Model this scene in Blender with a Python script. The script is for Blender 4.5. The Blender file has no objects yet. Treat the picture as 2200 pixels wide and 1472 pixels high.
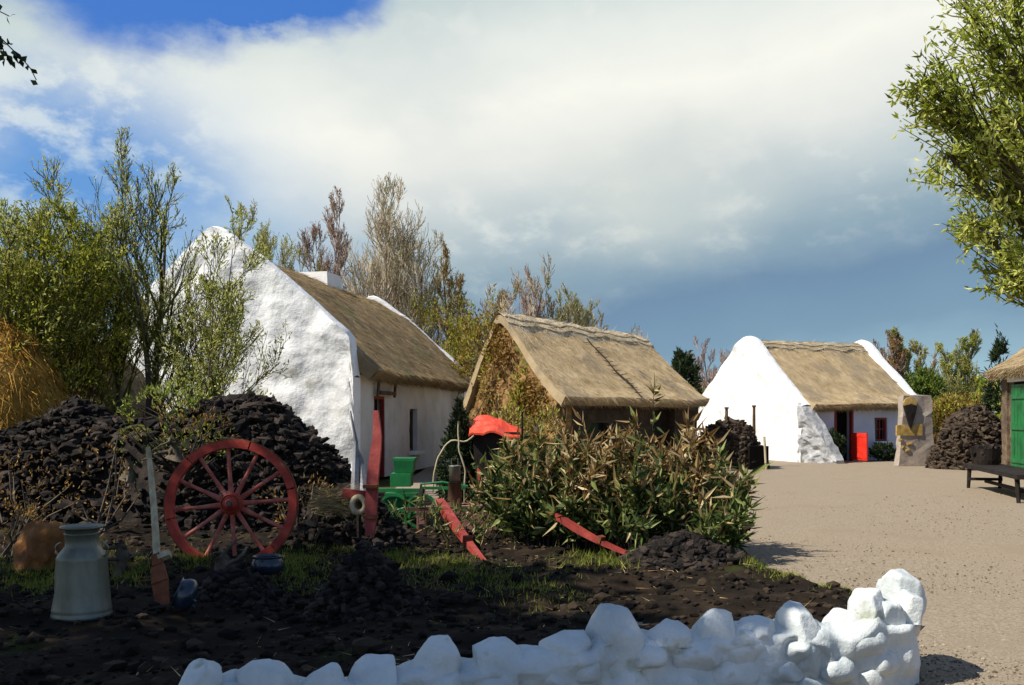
import bpy, bmesh, math, random
import numpy as np
from mathutils import Vector, Matrix

# ------------------------------------------------------------------ basics
sc = bpy.context.scene
COL = sc.collection
F, CX, HY, EYE = 2113.0, 1100.0, 888.0, 1.6
rad = math.radians
PI = math.pi


def at(px, py, d):
    return np.array([(px - CX) / F * d, d, EYE - (py - HY) / F * d])


def gx(px, d):
    return (px - CX) / F * d


def zt(py, d):
    return EYE - (py - HY) / F * d


def nrm(a):
    a = np.asarray(a, float)
    return a / (np.linalg.norm(a, axis=-1, keepdims=True) + 1e-9)


def _hash(ix, iy, iz, seed):
    with np.errstate(over='ignore'):
        h = (ix.astype(np.uint32) * np.uint32(374761393) + iy.astype(np.uint32) * np.uint32(668265263)
             + iz.astype(np.uint32) * np.uint32(2147483647) + np.uint32((seed * 974634777 + 12345) % 4294967296))
        h = (h ^ (h >> np.uint32(13))) * np.uint32(1274126177)
        h = h ^ (h >> np.uint32(16))
        h = h * np.uint32(2246822519)
        h = h ^ (h >> np.uint32(15))
    return h.astype(np.float64) / 4294967295.0


def vnoise(P, seed=0):
    P = np.asarray(P, float) + 1000.0
    i = np.floor(P).astype(np.int64)
    f = P - i
    f = f * f * (3 - 2 * f)
    out = 0
    for dx in (0, 1):
        for dy in (0, 1):
            for dz in (0, 1):
                w = (f[..., 0] if dx else 1 - f[..., 0]) * (f[..., 1] if dy else 1 - f[..., 1]) * (f[..., 2] if dz else 1 - f[..., 2])
                out = out + w * _hash(i[..., 0] + dx, i[..., 1] + dy, i[..., 2] + dz, seed)
    return out * 2 - 1


def fbm(P, seed=0, octv=3, gain=.5):
    P = np.asarray(P, float)
    a, s, o = 1.0, 1.0, 0
    for k in range(octv):
        o = o + a * vnoise(P * s, seed + k)
        a *= gain
        s *= 2.03
    return o


class MB:
    def __init__(self):
        self.v, self.q, self.t, self.n = [], [], [], 0

    def add(self, v, f):
        v = np.asarray(v, float).reshape(-1, 3)
        f = np.asarray(f, np.int64)
        if f.size:
            (self.q if f.shape[1] == 4 else self.t).append(f + self.n)
        self.v.append(v)
        self.n += len(v)
        return self

    def grid(self, V, closed_u=False, closed_v=False, flip=False):
        V = np.asarray(V, float)
        a, b = V.shape[0], V.shape[1]
        I = np.arange(a * b).reshape(a, b)
        ii = np.arange(a if closed_u else a - 1)
        jj = np.arange(b if closed_v else b - 1)
        A = I[ii][:, jj]
        B = I[(ii + 1) % a][:, jj]
        C = I[(ii + 1) % a][:, (jj + 1) % b]
        D = I[ii][:, (jj + 1) % b]
        f = np.stack([A, B, C, D], -1).reshape(-1, 4)
        if flip:
            f = f[:, ::-1]
        return self.add(V.reshape(-1, 3), f)

    def tube(self, pts, r, n=6, cap=True):
        pts = np.asarray(pts, float)
        m = len(pts)
        r = np.broadcast_to(np.asarray(r, float), (m,))
        T = np.empty_like(pts)
        T[1:-1] = pts[2:] - pts[:-2]
        T[0] = pts[1] - pts[0]
        T[-1] = pts[-1] - pts[-2]
        T = nrm(T)
        ref = np.array([0, 0, 1.0]) if abs(T[:, 2]).mean() < .85 else np.array([1.0, 0, 0])
        A = nrm(np.cross(T, ref))
        B = np.cross(T, A)
        th = np.arange(n) * 2 * PI / n
        V = pts[:, None] + r[:, None, None] * (A[:, None] * np.cos(th)[None, :, None] + B[:, None] * np.sin(th)[None, :, None])
        n0 = self.n
        self.grid(V, closed_v=True)
        if cap:
            for e, base in ((0, 0), (1, (m - 1) * n)):
                c = self.n
                self.add([pts[0] if e == 0 else pts[-1]], np.zeros((0, 4)))
                k = np.arange(n)
                f = np.stack([np.full(n, c), n0 + base + k, n0 + base + (k + 1) % n], -1)
                if e == 0:
                    f = f[:, ::-1]
                self.t.append(f)
        return self

    def box(self, c, s, R=None, taper=1.0, jit=0, rng=None):
        """box of full size s about c; taper scales the top"""
        p = np.array([[x, y, z] for z in (-.5, .5) for (x, y) in ((-.5, -.5), (.5, -.5), (.5, .5), (-.5, .5))], float)
        p[4:, :2] *= taper
        p = p * np.asarray(s, float)
        if jit:
            p = p + (rng or np.random.default_rng(1)).uniform(-jit, jit, p.shape)
        if R is not None:
            p = p @ np.asarray(R, float).T
        return self.add(p + np.asarray(c, float), [[0, 3, 2, 1], [4, 5, 6, 7], [0, 1, 5, 4], [1, 2, 6, 5], [2, 3, 7, 6], [3, 0, 4, 7]])

    def boxes(self, C, S, R, jit, rng):
        C = np.asarray(C, float)
        m = len(C)
        p = np.array([[x, y, z] for z in (-.5, .5) for (x, y) in ((-.5, -.5), (.5, -.5), (.5, .5), (-.5, .5))], float)
        V = p[None] * np.asarray(S, float)[:, None]
        V = V * (1 + rng.uniform(-jit, jit, V.shape))
        V = np.einsum('mij,mkj->mki', R, V) + C[:, None]
        f = np.array([[0, 3, 2, 1], [4, 5, 6, 7], [0, 1, 5, 4], [1, 2, 6, 5], [2, 3, 7, 6], [3, 0, 4, 7]])
        ff = (f[None] + (np.arange(m) * 8)[:, None, None]).reshape(-1, 4)
        return self.add(V.reshape(-1, 3), ff)

    def sods(self, C, S, R, jit, rng):
        """rounded irregular blocks"""
        v, f = ico(1)
        p = v / (np.abs(v) ** 3.2).sum(1, keepdims=True) ** (1 / 3.2) * .5
        C = np.asarray(C, float)
        m = len(C)
        V = p[None] * np.asarray(S, float)[:, None]
        V = V * (1 + rng.uniform(-jit, jit, V.shape[:2])[..., None])
        V = np.einsum('mij,mkj->mki', R, V) + C[:, None]
        return self.add(V.reshape(-1, 3), (f[None] + (np.arange(m) * len(p))[:, None, None]).reshape(-1, 3))

    def lathe(self, prof, c, n=24, R=None):
        prof = np.asarray(prof, float)
        th = np.arange(n) * 2 * PI / n
        V = np.stack([prof[:, None, 0] * np.cos(th), prof[:, None, 0] * np.sin(th), np.broadcast_to(prof[:, None, 1], (len(prof), n))], -1)
        if R is not None:
            V = V @ np.asarray(R, float).T
        return self.grid(V + np.asarray(c, float), closed_v=True, flip=True)

    def leaves(self, pos, d, L, W, rng, fold=.1):
        pos = np.asarray(pos, float)
        m = len(pos)
        if m == 0:
            return self
        d = nrm(d)
        L = np.broadcast_to(np.asarray(L, float), (m,))[:, None]
        W = np.broadcast_to(np.asarray(W, float), (m,))[:, None]
        s = nrm(np.cross(d, rng.normal(size=(m, 3))))
        nn = np.cross(s, d)
        V = np.stack([pos, pos + d * .42 * L + s * W * .5 + nn * fold * L, pos + d * L, pos + d * .42 * L - s * W * .5 + nn * fold * L], 1)
        b = (np.arange(m) * 4)[:, None]
        f = np.concatenate([b + np.array([[0, 1, 2]]), b + np.array([[0, 2, 3]])])
        return self.add(V.reshape(-1, 3), f)

    def strands(self, pos, d, L, W, rng):
        pos = np.asarray(pos, float)
        m = len(pos)
        d = nrm(d)
        L = np.broadcast_to(np.asarray(L, float), (m,))[:, None]
        W = np.broadcast_to(np.asarray(W, float), (m,))[:, None]
        s = nrm(np.cross(d, rng.normal(size=(m, 3)))) * W * .5
        bend = rng.normal(size=(m, 3)) * .08 * L
        V = np.stack([pos - s, pos + s, pos + d * L + bend], 1)
        b = (np.arange(m) * 3)[:, None]
        return self.add(V.reshape(-1, 3), b + np.array([[0, 1, 2]]))

    def build(self, name, mat, parent=None, loc=None, smooth=False):
        v = np.concatenate(self.v) if self.v else np.zeros((0, 3))
        o0 = np.array(ROOT[parent.name]) if parent is not None else (np.asarray(loc, float) if loc is not None else np.zeros(3))
        v = v - o0
        q = np.concatenate(self.q) if self.q else np.zeros((0, 4), np.int64)
        t = np.concatenate(self.t) if self.t else np.zeros((0, 3), np.int64)
        me = bpy.data.meshes.new(name)
        me.vertices.add(len(v))
        me.vertices.foreach_set('co', v.astype(np.float32).ravel())
        nl = q.size + t.size
        me.loops.add(nl)
        me.loops.foreach_set('vertex_index', np.concatenate([q.ravel(), t.ravel()]).astype(np.int32))
        me.polygons.add(len(q) + len(t))
        ls = np.concatenate([np.arange(len(q)) * 4, len(q) * 4 + np.arange(len(t)) * 3]).astype(np.int32)
        me.polygons.foreach_set('loop_start', ls)
        me.polygons.foreach_set('use_smooth', np.full(len(q) + len(t), bool(smooth)))
        me.update(calc_edges=True)
        me.validate()
        me.materials.append(mat)
        o = bpy.data.objects.new(name, me)
        COL.objects.link(o)
        if parent is not None:
            o.parent = parent
            ROOT[o.name] = ROOT[parent.name]
        else:
            o.location = o0
            ROOT[o.name] = tuple(o0)
        return o


ROOT = {}


def tag(o, label=None, cat=None, group=None, kind=None):
    if label: o['label'] = label
    if cat: o['category'] = cat
    if group: o['group'] = group
    if kind: o['kind'] = kind
    return o


def thing(name, label, cat, loc, group=None):
    o = bpy.data.objects.new(name, None)
    o.empty_display_size = .2
    COL.objects.link(o)
    o.location = loc
    ROOT[o.name] = tuple(float(c) for c in loc)
    return tag(o, label, cat, group)


def rotz(a):
    c, s = math.cos(a), math.sin(a)
    return np.array([[c, -s, 0], [s, c, 0], [0, 0, 1.0]])


def rotx(a):
    c, s = math.cos(a), math.sin(a)
    return np.array([[1.0, 0, 0], [0, c, -s], [0, s, c]])


def roty(a):
    c, s = math.cos(a), math.sin(a)
    return np.array([[c, 0, s], [0, 1.0, 0], [-s, 0, c]])


def basis(d, up=(0, 0, 1)):
    """matrix whose columns are side, d, normal"""
    d = nrm(d)
    s = nrm(np.cross(d, up))
    n = np.cross(s, d)
    return np.stack([s, d, n], 1)


def rand_rots(m, rng, tilt=.3):
    R = np.empty((m, 3, 3))
    for k in range(m):
        R[k] = rotz(rng.uniform(0, 2 * PI)) @ rotx(rng.normal() * tilt) @ roty(rng.normal() * tilt)
    return R


_ICO = {}


def ico(sub):
    if sub not in _ICO:
        b = bmesh.new()
        bmesh.ops.create_icosphere(b, subdivisions=sub, radius=1)
        b.verts.index_update()
        _ICO[sub] = (np.array([v.co[:] for v in b.verts]), np.array([[v.index for v in f.verts] for f in b.faces]))
        b.free()
    return _ICO[sub]


def rock(mb, c, r, seed, sub=3, amp=.25, freq=1.3, R=None):
    v, f = ico(sub)
    n = fbm(v * freq + seed * 7.31, seed, 3)
    p = v * (1 + amp * n)[:, None] * np.asarray(r, float)
    if R is not None:
        p = p @ np.asarray(R).T
    mb.add(p + np.asarray(c, float), f)


def lowrocks(mb, C, S, rng, amp=.3):
    v, f = ico(1)
    m = len(C)
    V = v[None] * (1 + rng.uniform(-amp, amp, (m, len(v), 1))) * np.asarray(S)[:, None]
    mb.add((V + np.asarray(C)[:, None]).reshape(-1, 3), (f[None] + (np.arange(m) * len(v))[:, None, None]).reshape(-1, 3))


# ------------------------------------------------------------------ materials
def lin(c):
    return tuple((x / 12.92 if x <= .04045 else ((x + .055) / 1.055) ** 2.4) for x in c)


def material(name, cols, scale=4, detail=6, rough=.9, bump=0, bscale=None, stretch=(1, 1, 1), spec=.2, island=0, trans=0,
             metal=0, dist=.02, spots=None, rampos=None, voro=0, mus=0):
    """procedural material: noise ramp over cols, optional per-island tint, bump, spots=(colour, scale, threshold)"""
    m = bpy.data.materials.new(name)
    m.use_nodes = True
    N, Lk = m.node_tree.nodes, m.node_tree.links
    N.clear()
    out = N.new('ShaderNodeOutputMaterial')
    b = N.new('ShaderNodeBsdfPrincipled')
    b.inputs['Roughness'].default_value = rough
    b.inputs['Metallic'].default_value = metal
    b.inputs['Specular IOR Level'].default_value = spec
    tc = N.new('ShaderNodeTexCoord')
    mp = N.new('ShaderNodeMapping')
    mp.inputs['Scale'].default_value = stretch
    Lk.new(tc.outputs['Object'], mp.inputs['Vector'])
    no = N.new('ShaderNodeTexNoise')
    no.inputs['Scale'].default_value = scale
    no.inputs['Detail'].default_value = detail
    no.inputs['Roughness'].default_value = .62
    Lk.new(mp.outputs[0], no.inputs['Vector'])
    fac = no.outputs['Fac']
    if island:
        ge = N.new('ShaderNodeNewGeometry')
        mx = N.new('ShaderNodeMath'); mx.operation = 'MULTIPLY_ADD'
        su = N.new('ShaderNodeMath'); su.operation = 'SUBTRACT'; su.inputs[1].default_value = .5
        Lk.new(ge.outputs['Random Per Island'], su.inputs[0])
        Lk.new(su.outputs[0], mx.inputs[0]); mx.inputs[1].default_value = island
        Lk.new(fac, mx.inputs[2])
        fac = mx.outputs[0]
    rp = N.new('ShaderNodeValToRGB')
    el = rp.color_ramp.elements
    pos = rampos or [.28 + .44 * i / max(1, len(cols) - 1) for i in range(len(cols))]
    while len(el) < len(cols):
        el.new(.5)
    for i, c in enumerate(cols):
        el[i].position = pos[i]
        el[i].color = (*c, 1)
    Lk.new(fac, rp.inputs[0])
    colour = rp.outputs[0]
    if spots:
        s = N.new('ShaderNodeTexNoise'); s.inputs['Scale'].default_value = spots[1]; s.inputs['Detail'].default_value = 5
        Lk.new(tc.outputs['Object'], s.inputs['Vector'])
        r2 = N.new('ShaderNodeMapRange'); r2.inputs[1].default_value = spots[2]; r2.inputs[2].default_value = spots[2] + .1
        Lk.new(s.outputs['Fac'], r2.inputs[0])
        mi = N.new('ShaderNodeMix'); mi.data_type = 'RGBA'
        Lk.new(r2.outputs[0], mi.inputs[0]); Lk.new(colour, mi.inputs[6]); mi.inputs[7].default_value = (*spots[0], 1)
        colour = mi.outputs[2]
    Lk.new(colour, b.inputs['Base Color'])
    if bump:
        bn = N.new('ShaderNodeTexNoise'); bn.inputs['Scale'].default_value = bscale or scale * 4
        bn.inputs['Detail'].default_value = 6; bn.inputs['Roughness'].default_value = .65
        Lk.new(mp.outputs[0], bn.inputs['Vector'])
        h = bn.outputs['Fac']
        if voro:
            vo = N.new('ShaderNodeTexVoronoi'); vo.inputs['Scale'].default_value = voro; vo.feature = 'SMOOTH_F1'
            Lk.new(mp.outputs[0], vo.inputs['Vector'])
            ad = N.new('ShaderNodeMath'); ad.operation = 'MULTIPLY_ADD'; ad.inputs[1].default_value = -1.0
            Lk.new(vo.outputs['Distance'], ad.inputs[0]); Lk.new(h, ad.inputs[2])
            h = ad.outputs[0]
        bp = N.new('ShaderNodeBump'); bp.inputs['Strength'].default_value = bump; bp.inputs['Distance'].default_value = dist
        Lk.new(h, bp.inputs['Height']); Lk.new(bp.outputs[0], b.inputs['Normal'])
    sh = b.outputs[0]
    if trans:
        tr = N.new('ShaderNodeBsdfTranslucent')
        Lk.new(colour, tr.inputs['Color'])
        ms = N.new('ShaderNodeMixShader'); ms.inputs[0].default_value = trans
        Lk.new(sh, ms.inputs[1]); Lk.new(tr.outputs[0], ms.inputs[2])
        sh = ms.outputs[0]
    Lk.new(sh, out.inputs['Surface'])
    return m


M = {}
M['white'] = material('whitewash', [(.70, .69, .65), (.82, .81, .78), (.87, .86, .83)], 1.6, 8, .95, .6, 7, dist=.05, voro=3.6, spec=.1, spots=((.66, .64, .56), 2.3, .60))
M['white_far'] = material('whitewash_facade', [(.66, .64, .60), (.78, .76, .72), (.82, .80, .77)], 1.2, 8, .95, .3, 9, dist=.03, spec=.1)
M['front_shade_beige'] = material('shade_toned_limewash', [(.42, .40, .35), (.56, .535, .485), (.64, .615, .57)], 1.2, 8, .95, .3, 9, dist=.03, spec=.1)  # whitewash darkened for the front wall; its shade is put into the colour
M['front_shade_blue'] = material('shade_toned_bluish_limewash', [(.42, .44, .51), (.54, .56, .64), (.62, .64, .70)], 1.2, 8, .95, .3, 9, dist=.03, spec=.1)  # bluish tint partly the wash itself, partly shade put into the colour
M['white_stone'] = material('limewash_boulder', [(.42, .46, .45), (.62, .645, .62), (.80, .785, .73)], 2.6, 9, .92, .7, 13, dist=.025, spec=.1,
                            spots=((.40, .42, .33), 5.2, .61))
M['rough_lime'] = material('shade_greyed_lime_stone', [(.20, .20, .20), (.36, .36, .36), (.60, .60, .58)], 3.5, 8, .95, .8, 8, dist=.05, voro=5, spec=.1)  # rough grey stone, toned down so the buttress shade sits in the colour
M['thatch'] = material('thatch', [(.27, .20, .11), (.39, .295, .17), (.47, .37, .23)], 2.2, 8, .95, .6, 20, dist=.03, island=.28, spec=.05, spots=((.30, .235, .15), .9, .52))
M['thatch_old'] = material('weathered_thatch', [(.17, .12, .062), (.27, .195, .105), (.36, .27, .155)], 1.6, 8, .95, .6, 20, dist=.03, island=.28, spec=.05, spots=((.20, .165, .085), .8, .54))
M['ridge'] = material('ridge_straw', [(.32, .25, .155), (.47, .385, .255), (.56, .48, .34)], 4, 8, .95, .6, 22, dist=.04, island=.4, spec=.05)
M['peat'] = material('peat_sods', [(.006, .004, .003), (.014, .010, .0075), (.045, .032, .024)], 5, 8, .92, .6, 22, dist=.03, island=.55, spec=.25)
M['peat_brown'] = material('brown_turf', [(.03, .022, .016), (.06, .043, .03), (.095, .07, .048)], 4, 8, .95, .6, 18, dist=.03, island=.5, spec=.1)
M['soil'] = material('peat_soil', [(.006, .004, .0025), (.016, .0105, .006), (.046, .030, .017)], 2.2, 10, .95, .8, 14, dist=.04, spec=.12,
                     spots=((.035, .040, .010), 1.3, .60))
M['clod'] = material('soil_clods', [(.006, .004, .0025), (.014, .0095, .006), (.045, .030, .018)], 6, 6, .95, .4, 30, island=.7, spec=.2)
M['gravel'] = material('gravel', [(.170, .132, .088), (.29, .230, .160), (.40, .328, .24)], 38, 12, .95, .7, 60, dist=.02, spec=.1,
                       spots=((.275, .215, .15), 1.1, .56))
M['pebble'] = material('pebbles', [(.11, .083, .055), (.21, .16, .108), (.34, .275, .195)], 3, 4, .9, island=.9, spec=.2)
M['field'] = material('field_grass', [(.04, .05, .015), (.07, .08, .025), (.12, .11, .045)], .8, 8, .95, .5, 12, spec=.05)
M['grass'] = material('grass_blades', [(.09, .12, .014), (.18, .22, .025), (.30, .28, .06)], 2, 4, .8, island=.7, trans=.3, spec=.15)
M['straw'] = material('straw', [(.22, .14, .05), (.40, .28, .12), (.55, .43, .23)], 3, 5, .85, island=.8, spec=.15)
M['hay'] = material('golden_hay', [(.22, .11, .02), (.38, .20, .035), (.52, .31, .075)], 1.5, 6, .9, .6, 20, dist=.05, island=.6, spec=.08)
M['stone'] = material('rubble_stone', [(.07, .05, .035), (.14, .10, .065), (.24, .17, .11)], 3.2, 8, .9, .8, 8, dist=.06, voro=4.5, spec=.15)
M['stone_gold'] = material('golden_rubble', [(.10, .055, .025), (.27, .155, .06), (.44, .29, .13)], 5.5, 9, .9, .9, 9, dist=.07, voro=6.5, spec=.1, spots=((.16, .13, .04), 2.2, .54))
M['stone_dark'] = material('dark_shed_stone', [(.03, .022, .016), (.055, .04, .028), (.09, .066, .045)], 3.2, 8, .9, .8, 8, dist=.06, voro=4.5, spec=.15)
M['monument'] = material('monument_stone', [(.24, .19, .15), (.34, .28, .225), (.42, .36, .29)], 3.5, 8, .85, .4, 14, spec=.2)
M['gold'] = material('aged_gilt', [(.24, .14, .03), (.42, .27, .07), (.55, .40, .14)], 8, 5, .55, .2, 20, spec=.5)
M['dark_metal'] = material('black_iron', [(.006, .007, .009), (.015, .017, .02), (.035, .035, .035)], 7, 6, .32, .15, 30, spec=.5)
M['bluepot'] = material('blue_black_iron', [(.008, .013, .022), (.014, .024, .038), (.03, .045, .06)], 6, 6, .25, .1, 30, spec=.6)
M['galv'] = material('galvanised_steel', [(.085, .088, .062), (.165, .168, .125), (.28, .275, .215)], 3.5, 9, .45, .2, 25, metal=.4, stretch=(1, 1, .35), spec=.5,
                     spots=((.12, .12, .10), 4, .64))
M['greysteel'] = material('grey_steel', [(.10, .10, .10), (.20, .20, .205), (.30, .30, .31)], 5, 7, .45, .15, 25, metal=.4, spec=.5)
M['red'] = material('worn_red_paint', [(.13, .018, .014), (.28, .038, .028), (.40, .085, .062)], 4, 8, .55, .25, 25, spec=.35,
                    spots=((.22, .12, .08), 6, .66))
M['red_wheel'] = material('wheel_red_paint', [(.20, .018, .012), (.38, .04, .022), (.48, .09, .05)], 5, 8, .6, .3, 25, spec=.3,
                          spots=((.40, .22, .12), 5, .62))
M['spoke'] = material('worn_lit_spoke_paint', [(.22, .03, .02), (.40, .10, .07), (.50, .22, .16)], 6, 8, .7, .3, 25, spec=.25)  # worn paint, made paler also for the light falling on the spokes
M['red_bright'] = material('bright_red_paint', [(.60, .025, .012), (.72, .035, .018), (.78, .06, .03)], 3, 6, .45, .1, 20, spec=.4)
M['orange_red'] = material('orange_red_paint', [(.50, .04, .015), (.68, .07, .03), (.75, .12, .06)], 5, 7, .5, .2, 20, spec=.4)
M['redframe'] = material('dark_red_paint', [(.12, .015, .012), (.20, .02, .016), (.26, .03, .02)], 5, 6, .6, .1, 20, spec=.3)
M['green'] = material('green_paint', [(.005, .06, .018), (.008, .13, .034), (.015, .19, .05)], 3, 7, .5, .2, 20, spec=.4,
                      spots=((.03, .07, .03), 5, .66))
M['pink_wood'] = material('faded_red_planks', [(.16, .07, .06), (.32, .15, .13), (.42, .24, .20)], 3, 8, .9, .5, 18, stretch=(.4, 3, 3), spec=.1)
M['darkwood'] = material('dark_timber', [(.008, .006, .005), (.018, .013, .01), (.035, .026, .02)], 4, 7, .8, .4, 20, spec=.2)
M['brownwood'] = material('brown_timber', [(.05, .03, .018), (.10, .062, .036), (.16, .10, .06)], 4, 7, .85, .4, 20, stretch=(3, 3, .5), spec=.15)
M['palewood'] = material('pale_worn_wood', [(.26, .20, .11), (.46, .385, .235), (.60, .53, .36)], 5, 7, .75, .3, 24, stretch=(3, 3, .4), spec=.2)
M['bogwood'] = material('bog_wood', [(.05, .037, .025), (.11, .085, .058), (.24, .195, .14)], 5, 8, .85, .6, 20, dist=.03, spec=.15)
M['rust'] = material('rusty_iron', [(.10, .03, .014), (.20, .062, .025), (.28, .11, .05)], 7, 8, .8, .4, 26, spec=.2)
M['terracotta'] = material('terracotta_stone', [(.09, .032, .010), (.22, .085, .022), (.38, .19, .05)], 5, 8, .75, .4, 18, spec=.25)
M['shade_fill'] = material('painted_dark_interior', [(.006, .005, .005), (.01, .009, .008)], 3, 3, .95, spec=.05)  # near-black fill for openings, their inner shade painted as colour
M['glass'] = material('dark_window_glass', [(.012, .013, .016), (.02, .022, .026)], 3, 3, .12, spec=.5)
M['bark'] = material('grey_bark', [(.05, .04, .03), (.10, .08, .06), (.16, .135, .10)], 6, 7, .9, .5, 24, spec=.1)
M['bark_dark'] = material('dark_bark', [(.02, .016, .012), (.045, .034, .026), (.08, .065, .05)], 6, 7, .9, .5, 24, spec=.1)
M['twig_red'] = material('reddish_twigs', [(.24, .155, .12), (.37, .26, .21), (.48, .37, .31)], 1, 4, .9, island=.6, spec=.1)
M['twig_grey'] = material('grey_twigs', [(.26, .20, .13), (.43, .345, .24), (.55, .46, .34)], 1, 4, .9, island=.6, spec=.1)
M['twig_olive'] = material('olive_twigs', [(.19, .165, .08), (.32, .28, .14), (.44, .39, .22)], 1, 4, .9, island=.6, spec=.1)

M['twig_green'] = material('green_twigs', [(.05, .05, .012), (.10, .10, .022), (.17, .165, .045)], 1, 4, .9, island=.6, spec=.1)


def leafmat(name, cols, trans=.45):
    return material(name, cols, .9, 3, .6, island=.75, trans=trans, spec=.25)


M['lf_olive'] = leafmat('olive_leaves', [(.20, .23, .012), (.38, .41, .035), (.55, .52, .11)])
M['lf_spring'] = leafmat('spring_leaves', [(.28, .31, .04), (.48, .49, .11), (.65, .62, .24)], .4)
M['lf_green'] = leafmat('green_leaves', [(.05, .085, .012), (.14, .20, .025), (.28, .34, .06)])
M['lf_right'] = leafmat('yellow_green_leaves', [(.20, .24, .018), (.42, .48, .055), (.62, .62, .17)], .4)
M['lf_dark'] = leafmat('dark_leaves', [(.010, .020, .008), (.022, .04, .014), (.05, .075, .025)], .2)
M['lf_bush'] = leafmat('long_bush_leaves', [(.018, .036, .007), (.075, .11, .022), (.24, .27, .08)], .25)
M['lf_orange'] = leafmat('coppery_leaves', [(.17, .095, .03), (.38, .25, .09), (.62, .48, .26)], .3)
M['lf_copper'] = leafmat('copper_hedge_leaves', [(.13, .065, .014), (.27, .145, .03), (.38, .24, .065)], .3)

# ------------------------------------------------------------------ camera, sun, sky
cam = bpy.data.cameras.new('camera')
co = bpy.data.objects.new('camera', cam)
COL.objects.link(co)
co.location = (0, 0, EYE)
co.rotation_euler = (rad(90), 0, 0)
cam.sensor_width = 36
cam.lens = 36 * F / 2200
cam.shift_y = (HY - 736) / 2200
cam.clip_end = 3000
cam.clip_start = .1
sc.camera = co

SUN_EL, SUN_AZ = rad(48), math.atan2(-.925, -.38)
sun = bpy.data.lights.new('sun', 'SUN')
sun.energy = 4.9
sun.angle = rad(.5)
sun.color = (1, .95, .86)
so = bpy.data.objects.new('sun', sun)
COL.objects.link(so)
sdir = Vector((math.sin(SUN_AZ) * math.cos(SUN_EL), math.cos(SUN_AZ) * math.cos(SUN_EL), math.sin(SUN_EL)))
so.rotation_euler = (-sdir).to_track_quat('-Z', 'Y').to_euler()
so.location = (-20, -8, 25)

sc.view_settings.view_transform = 'Standard'
sc.view_settings.look = 'None'
sc.view_settings.gamma = 1
EXPO = .45
sc.view_settings.exposure = EXPO
sc.render.engine = 'CYCLES'
sc.cycles.max_bounces = 6
sc.cycles.transparent_max_bounces = 8
sc.cycles.use_denoising = True


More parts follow.
